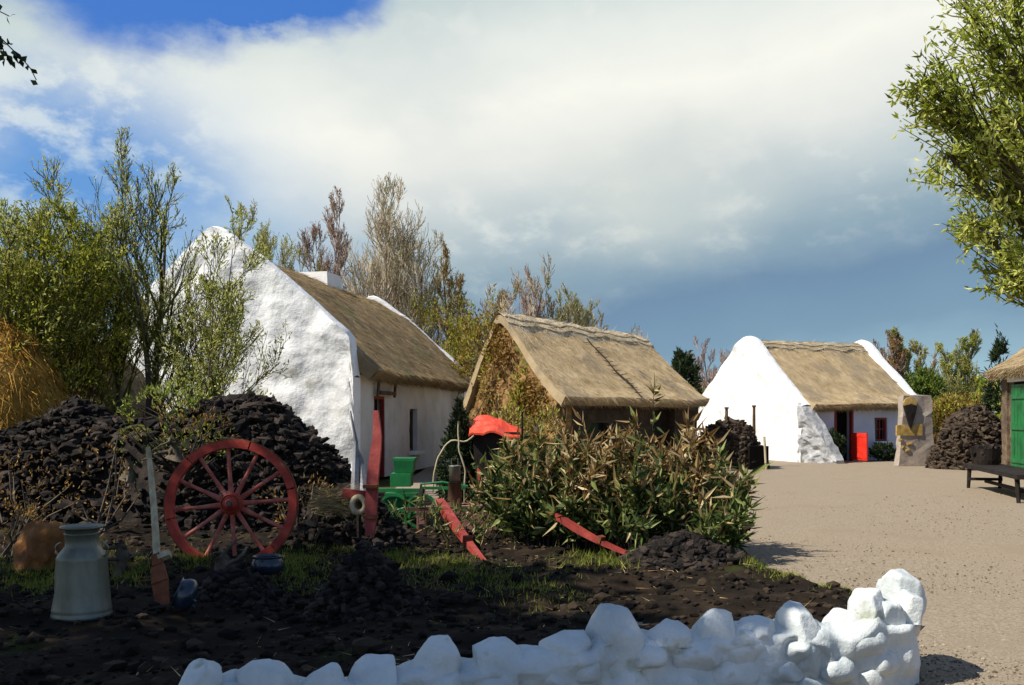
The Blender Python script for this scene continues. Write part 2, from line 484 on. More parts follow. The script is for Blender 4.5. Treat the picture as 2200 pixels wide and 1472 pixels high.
def world():
    w = bpy.data.worlds.new('World')
    sc.world = w
    w.use_nodes = True
    N, Lk = w.node_tree.nodes, w.node_tree.links
    N.clear()

    def nd(t, **k):
        n = N.new(t)
        for a, v in k.items():
            setattr(n, a, v)
        return n

    def mth(op, a, b=None, c=None, clamp=False):
        n = nd('ShaderNodeMath', operation=op, use_clamp=clamp)
        for i, x in enumerate((a, b, c)):
            if x is None: continue
            if isinstance(x, (int, float)): n.inputs[i].default_value = x
            else: Lk.new(x, n.inputs[i])
        return n.outputs[0]

    def smooth(x, a, b):
        n = nd('ShaderNodeMapRange', interpolation_type='SMOOTHSTEP')
        n.inputs[1].default_value, n.inputs[2].default_value = a, b
        Lk.new(x, n.inputs[0])
        return n.outputs[0]

    def mix(f, a, b):
        n = nd('ShaderNodeMix', data_type='RGBA')
        if isinstance(f, (int, float)): n.inputs[0].default_value = f
        else: Lk.new(f, n.inputs[0])
        for i, x in ((6, a), (7, b)):
            if isinstance(x, tuple): n.inputs[i].default_value = (*x, 1)
            else: Lk.new(x, n.inputs[i])
        return n.outputs[2]

    S = .1
    K = 1 / S / 2 ** EXPO

    def C(r, g, b):
        r, g, b = lin((r / 255, g / 255, b / 255))
        return (r * K, g * K, b * K)

    sky = nd('ShaderNodeTexSky', sky_type='NISHITA', sun_disc=False, sun_elevation=SUN_EL, sun_rotation=SUN_AZ)
    sky.air_density = 1.0
    sky.dust_density = .3
    tc = nd('ShaderNodeTexCoord')
    sp = nd('ShaderNodeSeparateXYZ')
    Lk.new(tc.outputs['Generated'], sp.inputs[0])
    x, y, z = sp.outputs
    D = 180 / PI
    az = mth('MULTIPLY', mth('ARCTAN2', x, y), D)          # degrees, 0 = north (+Y), east positive
    el = mth('MULTIPLY', mth('ARCSINE', z), D)

    def noise(scale, detail=8, rough=.55, off=0., sy=1.6):
        cb = nd('ShaderNodeCombineXYZ')
        Lk.new(mth('MULTIPLY', az, 1.0), cb.inputs[0]); Lk.new(mth('MULTIPLY', el, sy), cb.inputs[1])
        cb.inputs[2].default_value = off
        n = nd('ShaderNodeTexNoise')
        n.inputs['Scale'].default_value = scale; n.inputs['Detail'].default_value = detail; n.inputs['Roughness'].default_value = rough
        Lk.new(cb.outputs[0], n.inputs['Vector'])
        return n.outputs['Fac']

    n1, n2, n3 = noise(.11, 9, .55, 3), noise(.28, 9, .6, 11), noise(.055, 6, .5, 23)
    w1 = mth('MULTIPLY', mth('SUBTRACT', n1, .5), 9.)
    w2 = mth('MULTIPLY', mth('SUBTRACT', n2, .5), 9.)
    wa = mth('ADD', az, w1)
    we = mth('ADD', mth('ADD', el, mth('MULTIPLY', w1, -.45)), mth('MULTIPLY', w2, .35))

    def blob(ca, ce, ra, re, soft=.45):
        d = mth('SQRT', mth('ADD', mth('POWER', mth('DIVIDE', mth('SUBTRACT', wa, ca), ra), 2.), mth('POWER', mth('DIVIDE', mth('SUBTRACT', we, ce), re), 2.)))
        n = nd('ShaderNodeMapRange', interpolation_type='SMOOTHSTEP')
        n.inputs[1].default_value, n.inputs[2].default_value, n.inputs[3].default_value, n.inputs[4].default_value = 1 - soft, 1 + soft, 1., 0.
        Lk.new(d, n.inputs[0])
        return n.outputs[0]

    # cloud deck colour by height; the deck darkens to the right
    we2 = mth('ADD', el, mth('ADD', mth('MULTIPLY', w1, .40), mth('MULTIPLY', w2, .12)))
    t = mth('SUBTRACT', we2, mth('MULTIPLY', mth('SUBTRACT', az, 8.), .13))
    tr = nd('ShaderNodeMapRange')
    tr.inputs[1].default_value, tr.inputs[2].default_value = 0., 30.
    Lk.new(t, tr.inputs[0])
    rp = nd('ShaderNodeValToRGB')
    stops = [(0., (160, 194, 208)), (3.2, (128, 160, 184)), (6.5, (116, 146, 174)), (9.2, (150, 174, 188)), (11.8, (192, 205, 209)),
             (15, (229, 232, 228)), (18.5, (249, 249, 240)), (21.5, (232, 237, 232)), (24.5, (200, 214, 214)), (30, (165, 184, 198))]
    e = rp.color_ramp.elements
    while len(e) < len(stops): e.new(.5)
    for i, (p, c) in enumerate(stops):
        e[i].position = p / 30
        e[i].color = (*C(*c), 1)
    Lk.new(tr.outputs[0], rp.inputs[0])
    cloud = rp.outputs[0]
    # soft lights and darks inside the deck
    cloud = mix(mth('MULTIPLY', smooth(n2, .5, .72), mth('MULTIPLY', smooth(t, 6., 12.), .5)), cloud, C(238, 240, 234))
    cloud = mix(mth('MULTIPLY', blob(8.5, 12.5, 5., 3.2, .8), .6), cloud, C(216, 222, 216))
    cloud = mix(mth('MULTIPLY', smooth(n3, .52, .7), .22), cloud, C(165, 185, 198))
    # sky seen through the gaps
    blue = mix(.75, sky.outputs[0], C(38, 112, 208))
    pale = mix(.85, sky.outputs[0], C(100, 168, 225))
    g1 = mth('ADD', blob(-20.5, 23.6, 8.2, 4.4, .3), blob(-12.8, 24.2, 5.8, 3.8, .3), clamp=True)
    g2 = mth('MULTIPLY', mth('MULTIPLY', blob(-24.0, 12.0, 6.5, 5.0, .7), .95), smooth(n2, .36, .56))
    g3 = mth('MULTIPLY', blob(-22., 9., 10., 6.5, .7), .6)
    colr = mix(g3, cloud, pale)
    colr = mix(g2, colr, mix(.5, blue, pale))
    colr = mix(g1, colr, blue)
    # the rest of the sky: broken cloud over blue
    rest = mix(mth('MULTIPLY', smooth(n3, .52, .66), .8), mix(.35, sky.outputs[0], C(60, 105, 175)), C(150, 162, 178))
    up = mth('MAXIMUM', smooth(el, 28., 40.), smooth(mth('ABSOLUTE', az), 45., 70.))
    colr = mix(up, colr, rest)
    bg = nd('ShaderNodeBackground')
    bg.inputs[1].default_value = S
    Lk.new(colr, bg.inputs[0])
    out = nd('ShaderNodeOutputWorld')
    Lk.new(bg.outputs[0], out.inputs[0])


world()

# ------------------------------------------------------------------ ground
g = MB()
gxs = np.concatenate([np.linspace(-700, -60, 9), np.linspace(-40, 60, 41), np.linspace(80, 700, 9)])
gys = np.concatenate([np.linspace(-60, 70, 45), np.linspace(90, 1500, 12)])
X, Y = np.meshgrid(gxs, gys, indexing='ij')
Z = -.09 + .02 * fbm(np.stack([X * .3, Y * .3, 0 * X], -1), 2)
g.grid(np.stack([X, Y, Z], -1))
tag(g.build('ground', M['field'], smooth=True), 'rough grass ground around the yard', kind='structure')

g = MB()
X, Y = np.meshgrid(np.linspace(-2.5, 17, 90), np.linspace(-3, 44, 200), indexing='ij')
Z = .012 * fbm(np.stack([X * .5, Y * .5, 0 * X], -1), 5) + .004 * fbm(np.stack([X * 4, Y * 4, 0 * X], -1), 6)
g.grid(np.stack([X, Y, Z], -1))
tag(g.build('gravel_yard', M['gravel'], smooth=True), 'sunlit tan gravel yard', kind='structure')

_by = [3.0, 5.0, 6.0, 7.5, 8.3, 8.8, 9.6, 10.7, 11.5, 13.2, 14.5, 16, 22]
_bx = [2.0, 2.1, 2.25, 2.75, 3.1, 3.18, 2.85, 2.55, 2.45, 2.2, 1.0, -.6, -3.3]


def bedge(y):
    return np.interp(y, _by, _bx)


def soil_h(x, y):
    x, y = np.asarray(x, float), np.asarray(y, float)
    P = np.stack([x, y, 0 * x], -1)
    e = np.clip((bedge(y) - x) / .35, 0, 1)
    e = e * e * (3 - 2 * e)
    h = .07 + .05 * fbm(P * 1.1, 11) + .028 * fbm(P * 3.7, 15, 3, .6)
    yl = 4.62 + (x + 1.72) * .30
    e = e * np.clip((y - yl - .02) / .12, 0, 1)
    return -.06 + e * (h + .06)


g = MB()
ys = np.linspace(3.2, 22, 240)
ts = np.linspace(0, 1, 230) ** .9
Xs = []
for y in ys:
    xr = bedge(y) + .12 * vnoise(np.array([y * 1.3, 3, 0])) + .05 * vnoise(np.array([y * 5, 3, 0]))
    Xs.append(-11 + (xr + 11) * ts)
X = np.array(Xs).T
Y = np.broadcast_to(ys, X.shape)
Z = soil_h(X, Y)
g.grid(np.stack([X, Y, Z], -1))
tag(g.build('garden_soil', M['soil'], smooth=True), 'dark peaty garden bed', kind='structure')

rng = np.random.default_rng(4)
# loose clods and stones over the bed
m = 5600
yy = rng.uniform(4.6, 13, m) ** 1.0
xx = rng.uniform(-6.5, 1, m)
xx = bedge(yy) - rng.power(1.0, m) * (bedge(yy) + np.minimum(.6 * yy, 8))
s = rng.gamma(1.5, .009, m) + .005
g = MB()
lowrocks(g, np.stack([xx, yy, soil_h(xx, yy) + s * .3], -1), np.stack([s * 1.3, s * 1.1, s * .8], -1), rng)
tag(g.build('soil_clods', M['clod']), 'crumbs of dark soil', kind='stuff')

# straw bits on the bed
m = 1500
yy = rng.uniform(5, 12, m)
xx = bedge(yy) - rng.uniform(0, 1, m) * (bedge(yy) + .58 * yy)
keep = fbm(np.stack([xx * .8, yy * .8, 0 * xx], -1), 31) > -.1
xx, yy = xx[keep], yy[keep]
a = rng.uniform(0, 2 * PI, len(xx))
g = MB()
g.strands(np.stack([xx, yy, soil_h(xx, yy) + .012], -1), np.stack([np.cos(a), np.sin(a), rng.normal(0, .25, len(a))], -1),
          rng.uniform(.03, .16, len(a)), .006, rng)
tag(g.build('straw_litter', M['straw']), 'loose straw bits on the soil', kind='stuff')

# grass and moss tufts
pos, ln = [], []
for (px, py, wpx, hpx, n, L) in [(640, 1225, 60, 45, 1700, .06), (410, 1215, 40, 25, 700, .06), (60, 1240, 75, 30, 1500, .06), (860, 1200, 35, 18, 600, .06),
                                 (270, 1235, 60, 30, 800, .06), (1000, 1250, 160, 40, 1300, .05), (1290, 1210, 70, 25, 800, .09), (1830, 1255, 60, 14, 700, .05),
                                 (940, 1215, 90, 25, 700, .07), (140, 1265, 90, 22, 700, .05), (1150, 1290, 120, 30, 500, .05), (1700, 1238, 50, 10, 500, .05), (1620, 1215, 40, 14, 500, .07), (120, 1195, 120, 20, 900, .06), (760, 1190, 60, 15, 500, .06)]:
    p_, q_ = px + rng.normal(0, wpx * .55, n), py + rng.normal(0, hpx * .5, n)
    d_ = 1.56 * F / np.maximum(q_ - HY, 120)
    x_ = (p_ - CX) / F * d_
    k = x_ < bedge(d_)
    pos.append(np.stack([x_[k], d_[k], soil_h(x_[k], d_[k])], -1))
    ln.append(rng.uniform(.5, 1.5, k.sum()) * L)
pos = np.concatenate(pos)
g = MB()
g.strands(pos, rng.normal(0, .45, pos.shape) + np.array([0, 0, 1]), np.concatenate(ln), .009, rng)
tag(g.build('grass', M['grass']), 'short mossy grass in the bed', kind='stuff')

# pebbles on the yard
m = 9000
yy = 4.6 + 16 * rng.power(.75, m) ** 1.6
xx = bedge(np.minimum(yy, 13)) + .05 + rng.uniform(0, 1, m) * (.56 * yy - bedge(np.minimum(yy, 13)))
s = rng.gamma(2.0, .0016, m) + .002
g = MB()
lowrocks(g, np.stack([xx, yy, np.full(m, .004)], -1), np.stack([s * 1.2, s, s * .7], -1), rng)
tag(g.build('gravel_pebbles', M['pebble']), 'loose pebbles on the yard', kind='stuff')


# ------------------------------------------------------------------ cottages
def resample(P, step):
    P = np.asarray(P, float)
    s = np.concatenate([[0], np.cumsum(np.linalg.norm(np.diff(P, axis=0), axis=1))])
    n = max(3, int(s[-1] / step) + 1)
    q = np.linspace(0, s[-1], n)
    return np.stack([np.interp(q, s, P[:, k]) for k in range(P.shape[1])], -1)


class Frame:
    def __init__(s, O, a):
        s.O = np.array([O[0], O[1], 0.])
        s.w = np.array([math.sin(a), math.cos(a), 0.])
        s.u = np.array([math.cos(a), -math.sin(a), 0.])
        s.z = np.array([0, 0, 1.])

    def __call__(s, u, w, z):
        u, w, z = np.broadcast_arrays(np.asarray(u, float), np.asarray(w, float), np.asarray(z, float))
        return s.O + u[..., None] * s.u + w[..., None] * s.w + z[..., None] * s.z

    def R(s):
        return np.stack([s.u, s.w, s.z], 1)


def gable(mb, fr, prof, w0, th, outward, seed, amp=.035, base_flare=0., step=.16):
    """lumpy slab with the outline prof (u,z from left foot to right foot) standing from z=0"""
    prof = np.asarray(prof, float)
    us = np.linspace(prof[0, 0], prof[-1, 0], int((prof[-1, 0] - prof[0, 0]) / step))
    tops = np.interp(us, prof[:, 0], prof[:, 1])
    tj = np.linspace(0, 1, int(prof[:, 1].max() / step))
    U = np.broadcast_to(us[:, None], (len(us), len(tj))).copy()
    Zz = tops[:, None] * tj[None]
    Zz = Zz + (.03 * vnoise(np.stack([us * 2.1, us * 0, us * 0], -1), seed + 9))[:, None] * tj[None] ** 3
    U = U + base_flare * np.sign(U) * np.clip(np.abs(U) / max(us.max(), 1e-3) - .6, 0, 1) * (1 - tj[None]) ** 2
    P = np.stack([U, Zz, np.zeros_like(U)], -1)
    bulge = amp * fbm(P * 1.7, seed, 3, .6)
    front = fr(U, w0 - outward * (bulge + .02), Zz)
    back = fr(U, w0 + outward * th, Zz)
    mb.grid(front, flip=(outward > 0) is False)
    mb.grid(back, flip=(outward > 0))
    # rounded top between front and back
    rows = [front[:, -1]]
    for k in (.2, .5, .8):
        rows.append(fr(us, w0 + outward * th * k, Zz[:, -1] + .05 * math.sin(PI * k)))
    rows.append(back[:, -1])
    mb.grid(np.stack(rows, 1))
    for i in (0, -1):
        mb.grid(np.stack([front[i], back[i]], 1))
    return mb


def wall_openings(mb, fr, u0, w0, w1, zt_, holes, seed, amp=.02, th=.35, step=.22):
    """front wall in the plane u=u0 with rectangular holes [(wa,wb,za,zb)] and reveals"""
    ws = sorted(set(list(np.round(np.linspace(w0, w1, int((w1 - w0) / step) + 1), 3)) + [h[0] for h in holes] + [h[1] for h in holes]))
    zs = sorted(set(list(np.round(np.linspace(0, zt_, int(zt_ / step) + 1), 3)) + [h[2] for h in holes] + [h[3] for h in holes]))
    ws, zs = np.array(ws), np.array(zs)
    W, Z_ = np.meshgrid(ws, zs, indexing='ij')
    disp = amp * fbm(np.stack([W * 1.3, Z_ * 1.3, 0 * W], -1), seed)
    V = fr(u0 + disp, W, Z_)
    Vi = fr(u0 - th + 0 * disp, W, Z_)
    a, b = W.shape
    I = np.arange(a * b).reshape(a, b)
    wc, zc = (ws[1:] + ws[:-1]) / 2, (zs[1:] + zs[:-1]) / 2
    hole = np.zeros((a - 1, b - 1), bool)
    for h in holes:
        hole |= ((wc > h[0]) & (wc < h[1]))[:, None] & ((zc > h[2]) & (zc < h[3]))[None]
    f = []
    n = a * b
    for i in range(a - 1):
        for j in range(b - 1):
            if not hole[i, j]:
                f.append([I[i, j], I[i + 1, j], I[i + 1, j + 1], I[i, j + 1]])
                f.append([n + I[i, j], n + I[i, j + 1], n + I[i + 1, j + 1], n + I[i + 1, j]])
                continue
            for (di, dj, e) in ((-1, 0, (I[i, j], I[i, j + 1])), (1, 0, (I[i + 1, j + 1], I[i + 1, j])), (0, -1, (I[i + 1, j], I[i, j])), (0, 1, (I[i, j + 1], I[i + 1, j + 1]))):
                ii, jj = i + di, j + dj
                if 0 <= ii < a - 1 and 0 <= jj < b - 1 and not hole[ii, jj]:
                    f.append([e[0], e[1], n + e[1], n + e[0]])
    mb.add(np.concatenate([V.reshape(-1, 3), Vi.reshape(-1, 3)]), f)
    return mb


def thatch(fr, outer, w0, w1, seed, zmod=None, th=.2, nst=9000, amp=.03, rng=None, lift=.07, fringe=1800):
    """outer: roof outline (u,z) from left eave over the ridge to right eave; returns an MB with shell and straws"""
    P = resample(outer, .14)
    ws = np.linspace(w0, w1, int((w1 - w0) / .16) + 2)
    U = np.broadcast_to(P[:, None, 0], (len(P), len(ws)))
    Z_ = np.broadcast_to(P[:, None, 1], U.shape)
    W = np.broadcast_to(ws[None], U.shape)
    nse = amp * fbm(np.stack([U * 1.1, W * .9, Z_ * 1.1], -1), seed, 4, .55)
    Zo = Z_ + nse + (zmod(U, W, Z_) if zmod else 0)
    outerV = fr(U, W, Zo)
    c = P.mean(0)
    innU = U * (1 - .06) + 0
    inner = fr(innU, W, Zo - th)
    mb = MB()
    mb.grid(outerV)
    mb.grid(inner, flip=True)
    for i in (0, -1):
        mid = (outerV[i] * .45 + inner[i] * .55) + (fr.u * (.03 if i else -.03))
        mb.grid(np.stack([outerV[i], mid, inner[i]], 0), flip=(i == 0))
    for j in (0, -1):
        mb.grid(np.stack([outerV[:, j], inner[:, j]], 1))
    # straws lying down the slope
    rng = rng or np.random.default_rng(seed)
    i = rng.integers(0, len(P) - 1, nst)
    j = rng.integers(0, len(ws) - 1, nst)
    a, b = rng.uniform(0, 1, nst)[:, None], rng.uniform(0, 1, nst)[:, None]
    p = outerV[i, j] * (1 - a) * (1 - b) + outerV[i + 1, j] * a * (1 - b) + outerV[i, j + 1] * (1 - a) * b + outerV[i + 1, j + 1] * a * b
    t = outerV[i + 1, j] - outerV[i, j]
    t = nrm(np.where((t[:, 2] > 0)[:, None], -t, t))
    bvec = outerV[i, j + 1] - outerV[i, j]
    nn = nrm(np.cross(outerV[i + 1, j] - outerV[i, j], bvec))
    nn = np.where((nn[:, 2] < 0)[:, None], -nn, nn)
    d = t + nn * rng.uniform(.0, lift, nst)[:, None] + rng.normal(0, .12, (nst, 3))
    mb.strands(p + nn * .004, d, rng.uniform(.12, .4, nst), rng.uniform(.006, .015, nst), rng)
    # ragged eaves
    if fringe:
        for i in (0, -1):
            k = rng.integers(0, len(ws) - 1, fringe)
            a = rng.uniform(0, 1, fringe)[:, None]
            s_ = rng.uniform(0, 1, fringe)[:, None]
            e = (outerV[i, k] * (1 - a) + outerV[i, k + 1] * a) * s_ + (inner[i, k] * (1 - a) + inner[i, k + 1] * a) * (1 - s_)
            side = fr.u * (1 if i else -1)
            mb.strands(e - side * .06, side * .8 + np.array([0, 0, -.75]) + rng.normal(0, .18, (fringe, 3)), rng.uniform(.1, .19, fringe), .014, rng)
    return mb


def ridge_cap(fr, prof_fn, w0, w1, half, seed, zmod=None, rise=.05, nst=1500):
    """straw ridge roll laid over the ridge; prof_fn(u) gives the roof height"""
    ws = np.linspace(w0, w1, int((w1 - w0) / .1) + 2)
    k = np.linspace(-1, 1, 15)
    hw = half + .05 * np.sin(ws * 5.2) + .03 * vnoise(np.stack([ws * 3, 0 * ws, 0 * ws], -1), seed)
    U = k[:, None] * hw[None]
    W = np.broadcast_to(ws[None], U.shape)
    Z_ = prof_fn(U)
    Zm = (zmod(U, W, Z_) if zmod else 0)
    lift = np.where(np.abs(k) > .99, -.03, rise + .03 * (1 - k ** 2))[:, None]
    N_ = .025 * fbm(np.stack([U * 4, W * 3, 0 * U], -1), seed)
    V = fr(U, W, Z_ + Zm + lift + N_)
    mb = MB()
    mb.grid(V)
    rng = np.random.default_rng(seed)
    i, j = rng.integers(0, len(k) - 1, nst), rng.integers(0, len(ws) - 1, nst)
    d = rng.normal(0, .3, (nst, 3)) + np.where(rng.uniform(0, 1, nst)[:, None] < .5, fr.w, fr.u * np.sign(k[i])[:, None] * .8 - np.array([0, 0, .5]))
    mb.strands(V[i, j] + np.array([0, 0, .004]), d, rng.uniform(.1, .3, nst), .016, rng)
    # rows of hazel rods pinned along both edges
    for sgn in (-1, 1):
        for q in (.55, .88):
            ii = np.argmin(np.abs(k - sgn * q))
            mb.tube(V[ii] + np.array([0, 0, .025]), .014, 4)
    return mb


def panel(mb, fr, u, wa, wb, za, zb, th=.05, boards=0):
    mb.box(fr(u, (wa + wb) / 2, (za + zb) / 2), (th, wb - wa, zb - za), fr.R())
    for k in range(1, boards):
        w = wa + (wb - wa) * k / boards
        mb.box(fr(u + th / 2 + .004, w, (za + zb) / 2), (.008, .012, (zb - za) * .96), fr.R())
    return mb


def frame_bars(mb, fr, u, wa, wb, za, zb, t=.07, d=.07, bottom=True):
    """butted frame round an opening, standing inside it"""
    R_ = fr.R()
    mb.box(fr(u, wa + t / 2, (za + zb) / 2), (d, t, zb - za), R_)
    mb.box(fr(u, wb - t / 2, (za + zb) / 2), (d, t, zb - za), R_)
    mb.box(fr(u, (wa + wb) / 2, zb - t / 2), (d, wb - wa - 2 * t, t), R_)
    if bottom:
        mb.box(fr(u, (wa + wb) / 2, za + t / 2), (d, wb - wa - 2 * t, t), R_)
    return mb


# ---- cottage 1: the big near one
a1 = rad(9.2)
f1 = Frame((gx(455, 22.7), 22.7), a1)
c1 = thing('whitewashed_cottage', 'large whitewashed thatched cottage nearest the turf stack, with a wide low chimney', 'cottage', f1.O, 'whitewashed thatched cottages')
prof1 = [(-3.28, 2.4), (-3.2, 2.95), (-3.08, 3.12), (-2.6, 3.54), (-2.04, 4.02), (-.8, 5.27), (-.3, 5.72), (-.12, 5.86), (.05, 5.9), (.22, 5.84), (.6, 5.6), (1.29, 5.12), (2.31, 4.22), (3.0, 3.62), (3.27, 3.38), (3.38, 3.15), (3.42, 2.4)]
L1 = 12.5
mb = MB()
gable(mb, f1, prof1, 0, .45, 1, 3, .06, .0, .11)
gable(mb, f1, [(u_ * .985, z_ - (.17 if z_ > 2.6 else 0)) for u_, z_ in prof1], L1, .4, -1, 4, .04)
wall_openings(mb, f1, -3.0, .44, L1 - .44, 2.45, [], 6, .02)
mb.build('wall', M['white'], c1, smooth=True)
mb = MB()
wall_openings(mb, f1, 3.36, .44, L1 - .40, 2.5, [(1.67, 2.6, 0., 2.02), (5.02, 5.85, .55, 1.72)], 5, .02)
mb.build('front_wall', M['front_shade_beige'], c1)
out1 = [(-3.55, 2.5), (-3.0, 2.95), (-2.04, 3.85), (-.8, 5.02), (-.2, 5.5), (0, 5.58), (.25, 5.5), (1.29, 4.92), (2.31, 4.05), (2.9, 3.48), (3.3, 3.08), (3.62, 2.78), (3.86, 2.58)]
roof1 = thatch(f1, out1, .40, L1 - .40, 7, None, .22, 15000, .035).build('roof', M['thatch_old'], c1)
mb = MB()
cp = resample([(0, 0), (1, 0)], .1)
# broad low stack astride the ridge, slightly tapering
for (dz0, dz1, s0, s1) in ((4.3, 5.84, 1.0, .84),):
    mb.box(f1(-.1, 7.4, (dz0 + dz1) / 2), (1.05 * s0, 1.5 * s0, dz1 - dz0), f1.R(), s1 / s0, .03)
mb.build('chimney', M['white_far'], roof1)
mb = MB(); panel(mb, f1, 3.16, 1.74, 2.53, .02, 1.95, .05, 5)
door1 = mb.build('door', M['darkwood'], c1)
mb = MB(); frame_bars(mb, f1, 3.30, 1.67, 2.6, 0.0, 2.02, .07, .1, False); mb.build('frame', M['redframe'], door1)
mb = MB(); panel(mb, f1, 3.14, 5.02, 5.85, .55, 1.72, .02); win1 = mb.build('window', M['glass'], c1)
mb = MB(); frame_bars(mb, f1, 3.19, 5.02, 5.85, .55, 1.72, .06, .06); mb.box(f1(3.19, 5.435, 1.135), (.04, .035, 1.05), f1.R()); mb.build('frame', M['brownwood'], win1)
mb = MB(); mb.box(f1(3.43, 5.435, .50), (.22, 1.0, .08), f1.R()); mb.build('sill', M['white_far'], win1)
mb = MB()
for w in (1.6, 3.05):
    mb.tube([f1(3.48, w, 2.0), f1(3.52, w, 2.52)], .04, 6)
mb.box(f1(3.5, 2.32, 2.1), (.1, 1.35, .09), f1.R())
mb.build('porch_bracket', M['brownwood'], c1)

# ---- shed
f2 = Frame((-.26, 27.0), rad(53.1))
c2 = thing('thatched_shed', 'brown stone shed under weathered thatch with its dark open doorway between the two cottages', 'shed', f2.O)
L2 = 5.1
prof2 = [(-1.55, 1.85), (-.8, 3.1), (-.2, 4.0), (0, 4.1), (.25, 4.0), (1.2, 3.1), (2.45, 1.85)]
zm2 = lambda u, w, z: -.40 * np.clip(w / L2, 0, 1) * np.clip((z - 1.9) / 2.4, 0, 1)
mb = MB()
gable(mb, f2, prof2, 0.0, .4, 1, 13, .09, 0, .1)
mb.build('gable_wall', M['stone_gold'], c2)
rg = np.random.default_rng(88)
n = 5200
u_ = rg.uniform(-1.55, 2.45, n)
z_ = rg.uniform(0, 1, n) ** .8 * np.interp(u_, [q[0] for q in prof2], [q[1] for q in prof2])
k_ = (fbm(np.stack([u_ * .9, z_ * .9, 0 * u_], -1), 90, 3) + .35 * (np.abs(u_) / 2.4) + .15 * rg.normal(size=n)) > .40
u_, z_ = u_[k_], z_[k_]
mb = MB()
mb.leaves(f2(u_, -.10 - rg.uniform(0, .14, len(u_)), z_), rg.normal(0, .6, (len(u_), 3)) - f2.w * .4 - np.array([0, 0, .3]), rg.uniform(.07, .15, len(u_)), .06, rg)
mb.build('creeper', M['lf_copper'], c2)
mb = MB()
prof2b = [(u, z - .4 * max(0, (z - 1.9) / 2.4)) for u, z in prof2]
gable(mb, f2, prof2b, L2, .4, -1, 14, .06)
wall_openings(mb, f2, 2.40, .38, L2 - .38, 1.9, [(3.35, 4.25, 0., 1.75), (1.1, 1.75, .7, 1.35)], 15, .05)
wall_openings(mb, f2, -1.3, .38, L2 - .38, 1.9, [], 16, .05)
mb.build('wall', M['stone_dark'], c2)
out2 = [(-1.85, 1.75), (-.9, 3.22), (-.24, 4.15), (0, 4.3), (.3, 4.15), (1.3, 3.22), (2.4, 2.26), (2.82, 2.02)]
roof2 = thatch(f2, out2, -.12, L2 + .12, 17, zm2, .22, 12000, .04).build('roof', M['thatch'], c2)
pf2 = lambda u: np.interp(u, [-1.85, -.9, -.24, 0, .3, 1.3, 2.86], [1.75, 3.22, 4.15, 4.3, 4.15, 3.22, 1.98])
ridge_cap(f2, pf2, -.16, L2 + .16, .62, 19, zm2).build('ridge_cap', M['ridge'], roof2)
mb = MB()
rg = np.random.default_rng(8)
ln = [f2(u, 2.55 + .04 * math.sin(u * 6), float(pf2(u)) + float(zm2(u, 2.55, float(pf2(u)))) + .045) for u in np.linspace(.62, 2.85, 14)]
mb.tube(ln, .02, 5)
for p in ln[1:-1]:
    for s_ in (-1, 1):
        if rg.uniform() < .75:
            mb.tube([p, p + f2.w * s_ * rg.uniform(.1, .3) + np.array([0, 0, rg.uniform(.0, .06)])], [.012, .006], 4)
mb.build('hazel_rod', M['bark_dark'], roof2)
mb = MB(); panel(mb, f2, 2.1, 3.4, 4.2, .02, 1.7, .05, 5); mb.build('door', M['darkwood'], c2)
mb = MB(); panel(mb, f2, 2.15, 1.1, 1.75, .7, 1.35, .03); mb.build('window', M['glass'], c2)
mb = MB(); mb.tube([f2(2.62, .02, 0), f2(2.62, .02, 2.0)], .05, 6); mb.build('corner_post', M['brownwood'], c2)

# ---- cottage 3: far, red half door
f3 = Frame((8.22, 34.76), rad(66.4))
c3 = thing('whitewashed_cottage', 'small whitewashed thatched cottage with a bright red half door at the end of the yard', 'cottage', f3.O, 'whitewashed thatched cottages')
L3 = 5.55
prof3 = [(-3.05, 1.88), (-2.6, 2.3), (-.24, 4.14), (-.1, 4.27), (0, 4.3), (.1, 4.27), (.24, 4.13), (2.55, 2.26), (2.95, 1.92)]
L3 = 5.55
prof3 = [(-3.0, 1.9), (-2.6, 2.35), (-1.3, 3.35), (-.35, 4.15), (-.15, 4.27), (0, 4.3), (.15, 4.27), (.35, 4.15), (1.3, 3.25), (2.3, 2.4), (2.85, 1.98), (3.02, 1.85)]
mb = MB()
gable(mb, f3, prof3, 0, .45, 1, 23, .05, .0, .1)
gable(mb, f3, prof3, L3, .4, -1, 24, .03)
wall_openings(mb, f3, -2.7, .44, L3 - .39, 1.85, [], 26, .02)
mb.build('wall', M['white'], c3, smooth=True)
mb = MB()
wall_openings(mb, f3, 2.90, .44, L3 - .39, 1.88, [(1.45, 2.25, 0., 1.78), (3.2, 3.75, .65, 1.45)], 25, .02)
mb.build('front_wall', M['front_shade_blue'], c3)
mb = MB()
# raking buttress continuing the gable in front of the house wall
bp = np.linspace(0, 1, 15)
for side in (0,):
    top = np.interp(bp, [0, .12, .5, 1], [1.95, 1.8, 1.05, .1])
    zz = np.linspace(0, 1, 18)
    U = 2.9 + 1.22 * bp[:, None] + 0 * zz[None]
    Zb = top[:, None] * zz[None]
    d = .08 * fbm(np.stack([U * 5, Zb * 5, 0 * U], -1), 27)
    A = f3(U, -.06 + d + .5 * bp[:, None], Zb)
    B = f3(U, .5 + d + .25 * bp[:, None], Zb)
    mb.grid(A); mb.grid(B, flip=True)
    mb.grid(np.stack([A[:, -1], B[:, -1]], 1)); mb.grid(np.stack([A[-1], B[-1]], 1)); mb.grid(np.stack([A[0], B[0]], 1))
mb.build('buttress', M['rough_lime'], c3)
out3 = [(-3.3, 1.85), (-2.5, 2.35), (-1.3, 3.25), (-.25, 4.02), (0, 4.12), (.25, 4.02), (1.3, 3.2), (2.4, 2.3), (2.95, 2.02), (3.28, 1.92)]
roof3 = thatch(f3, out3, .36, L3 - .30, 28, None, .2, 10000, .03).build('roof', M['thatch'], c3)
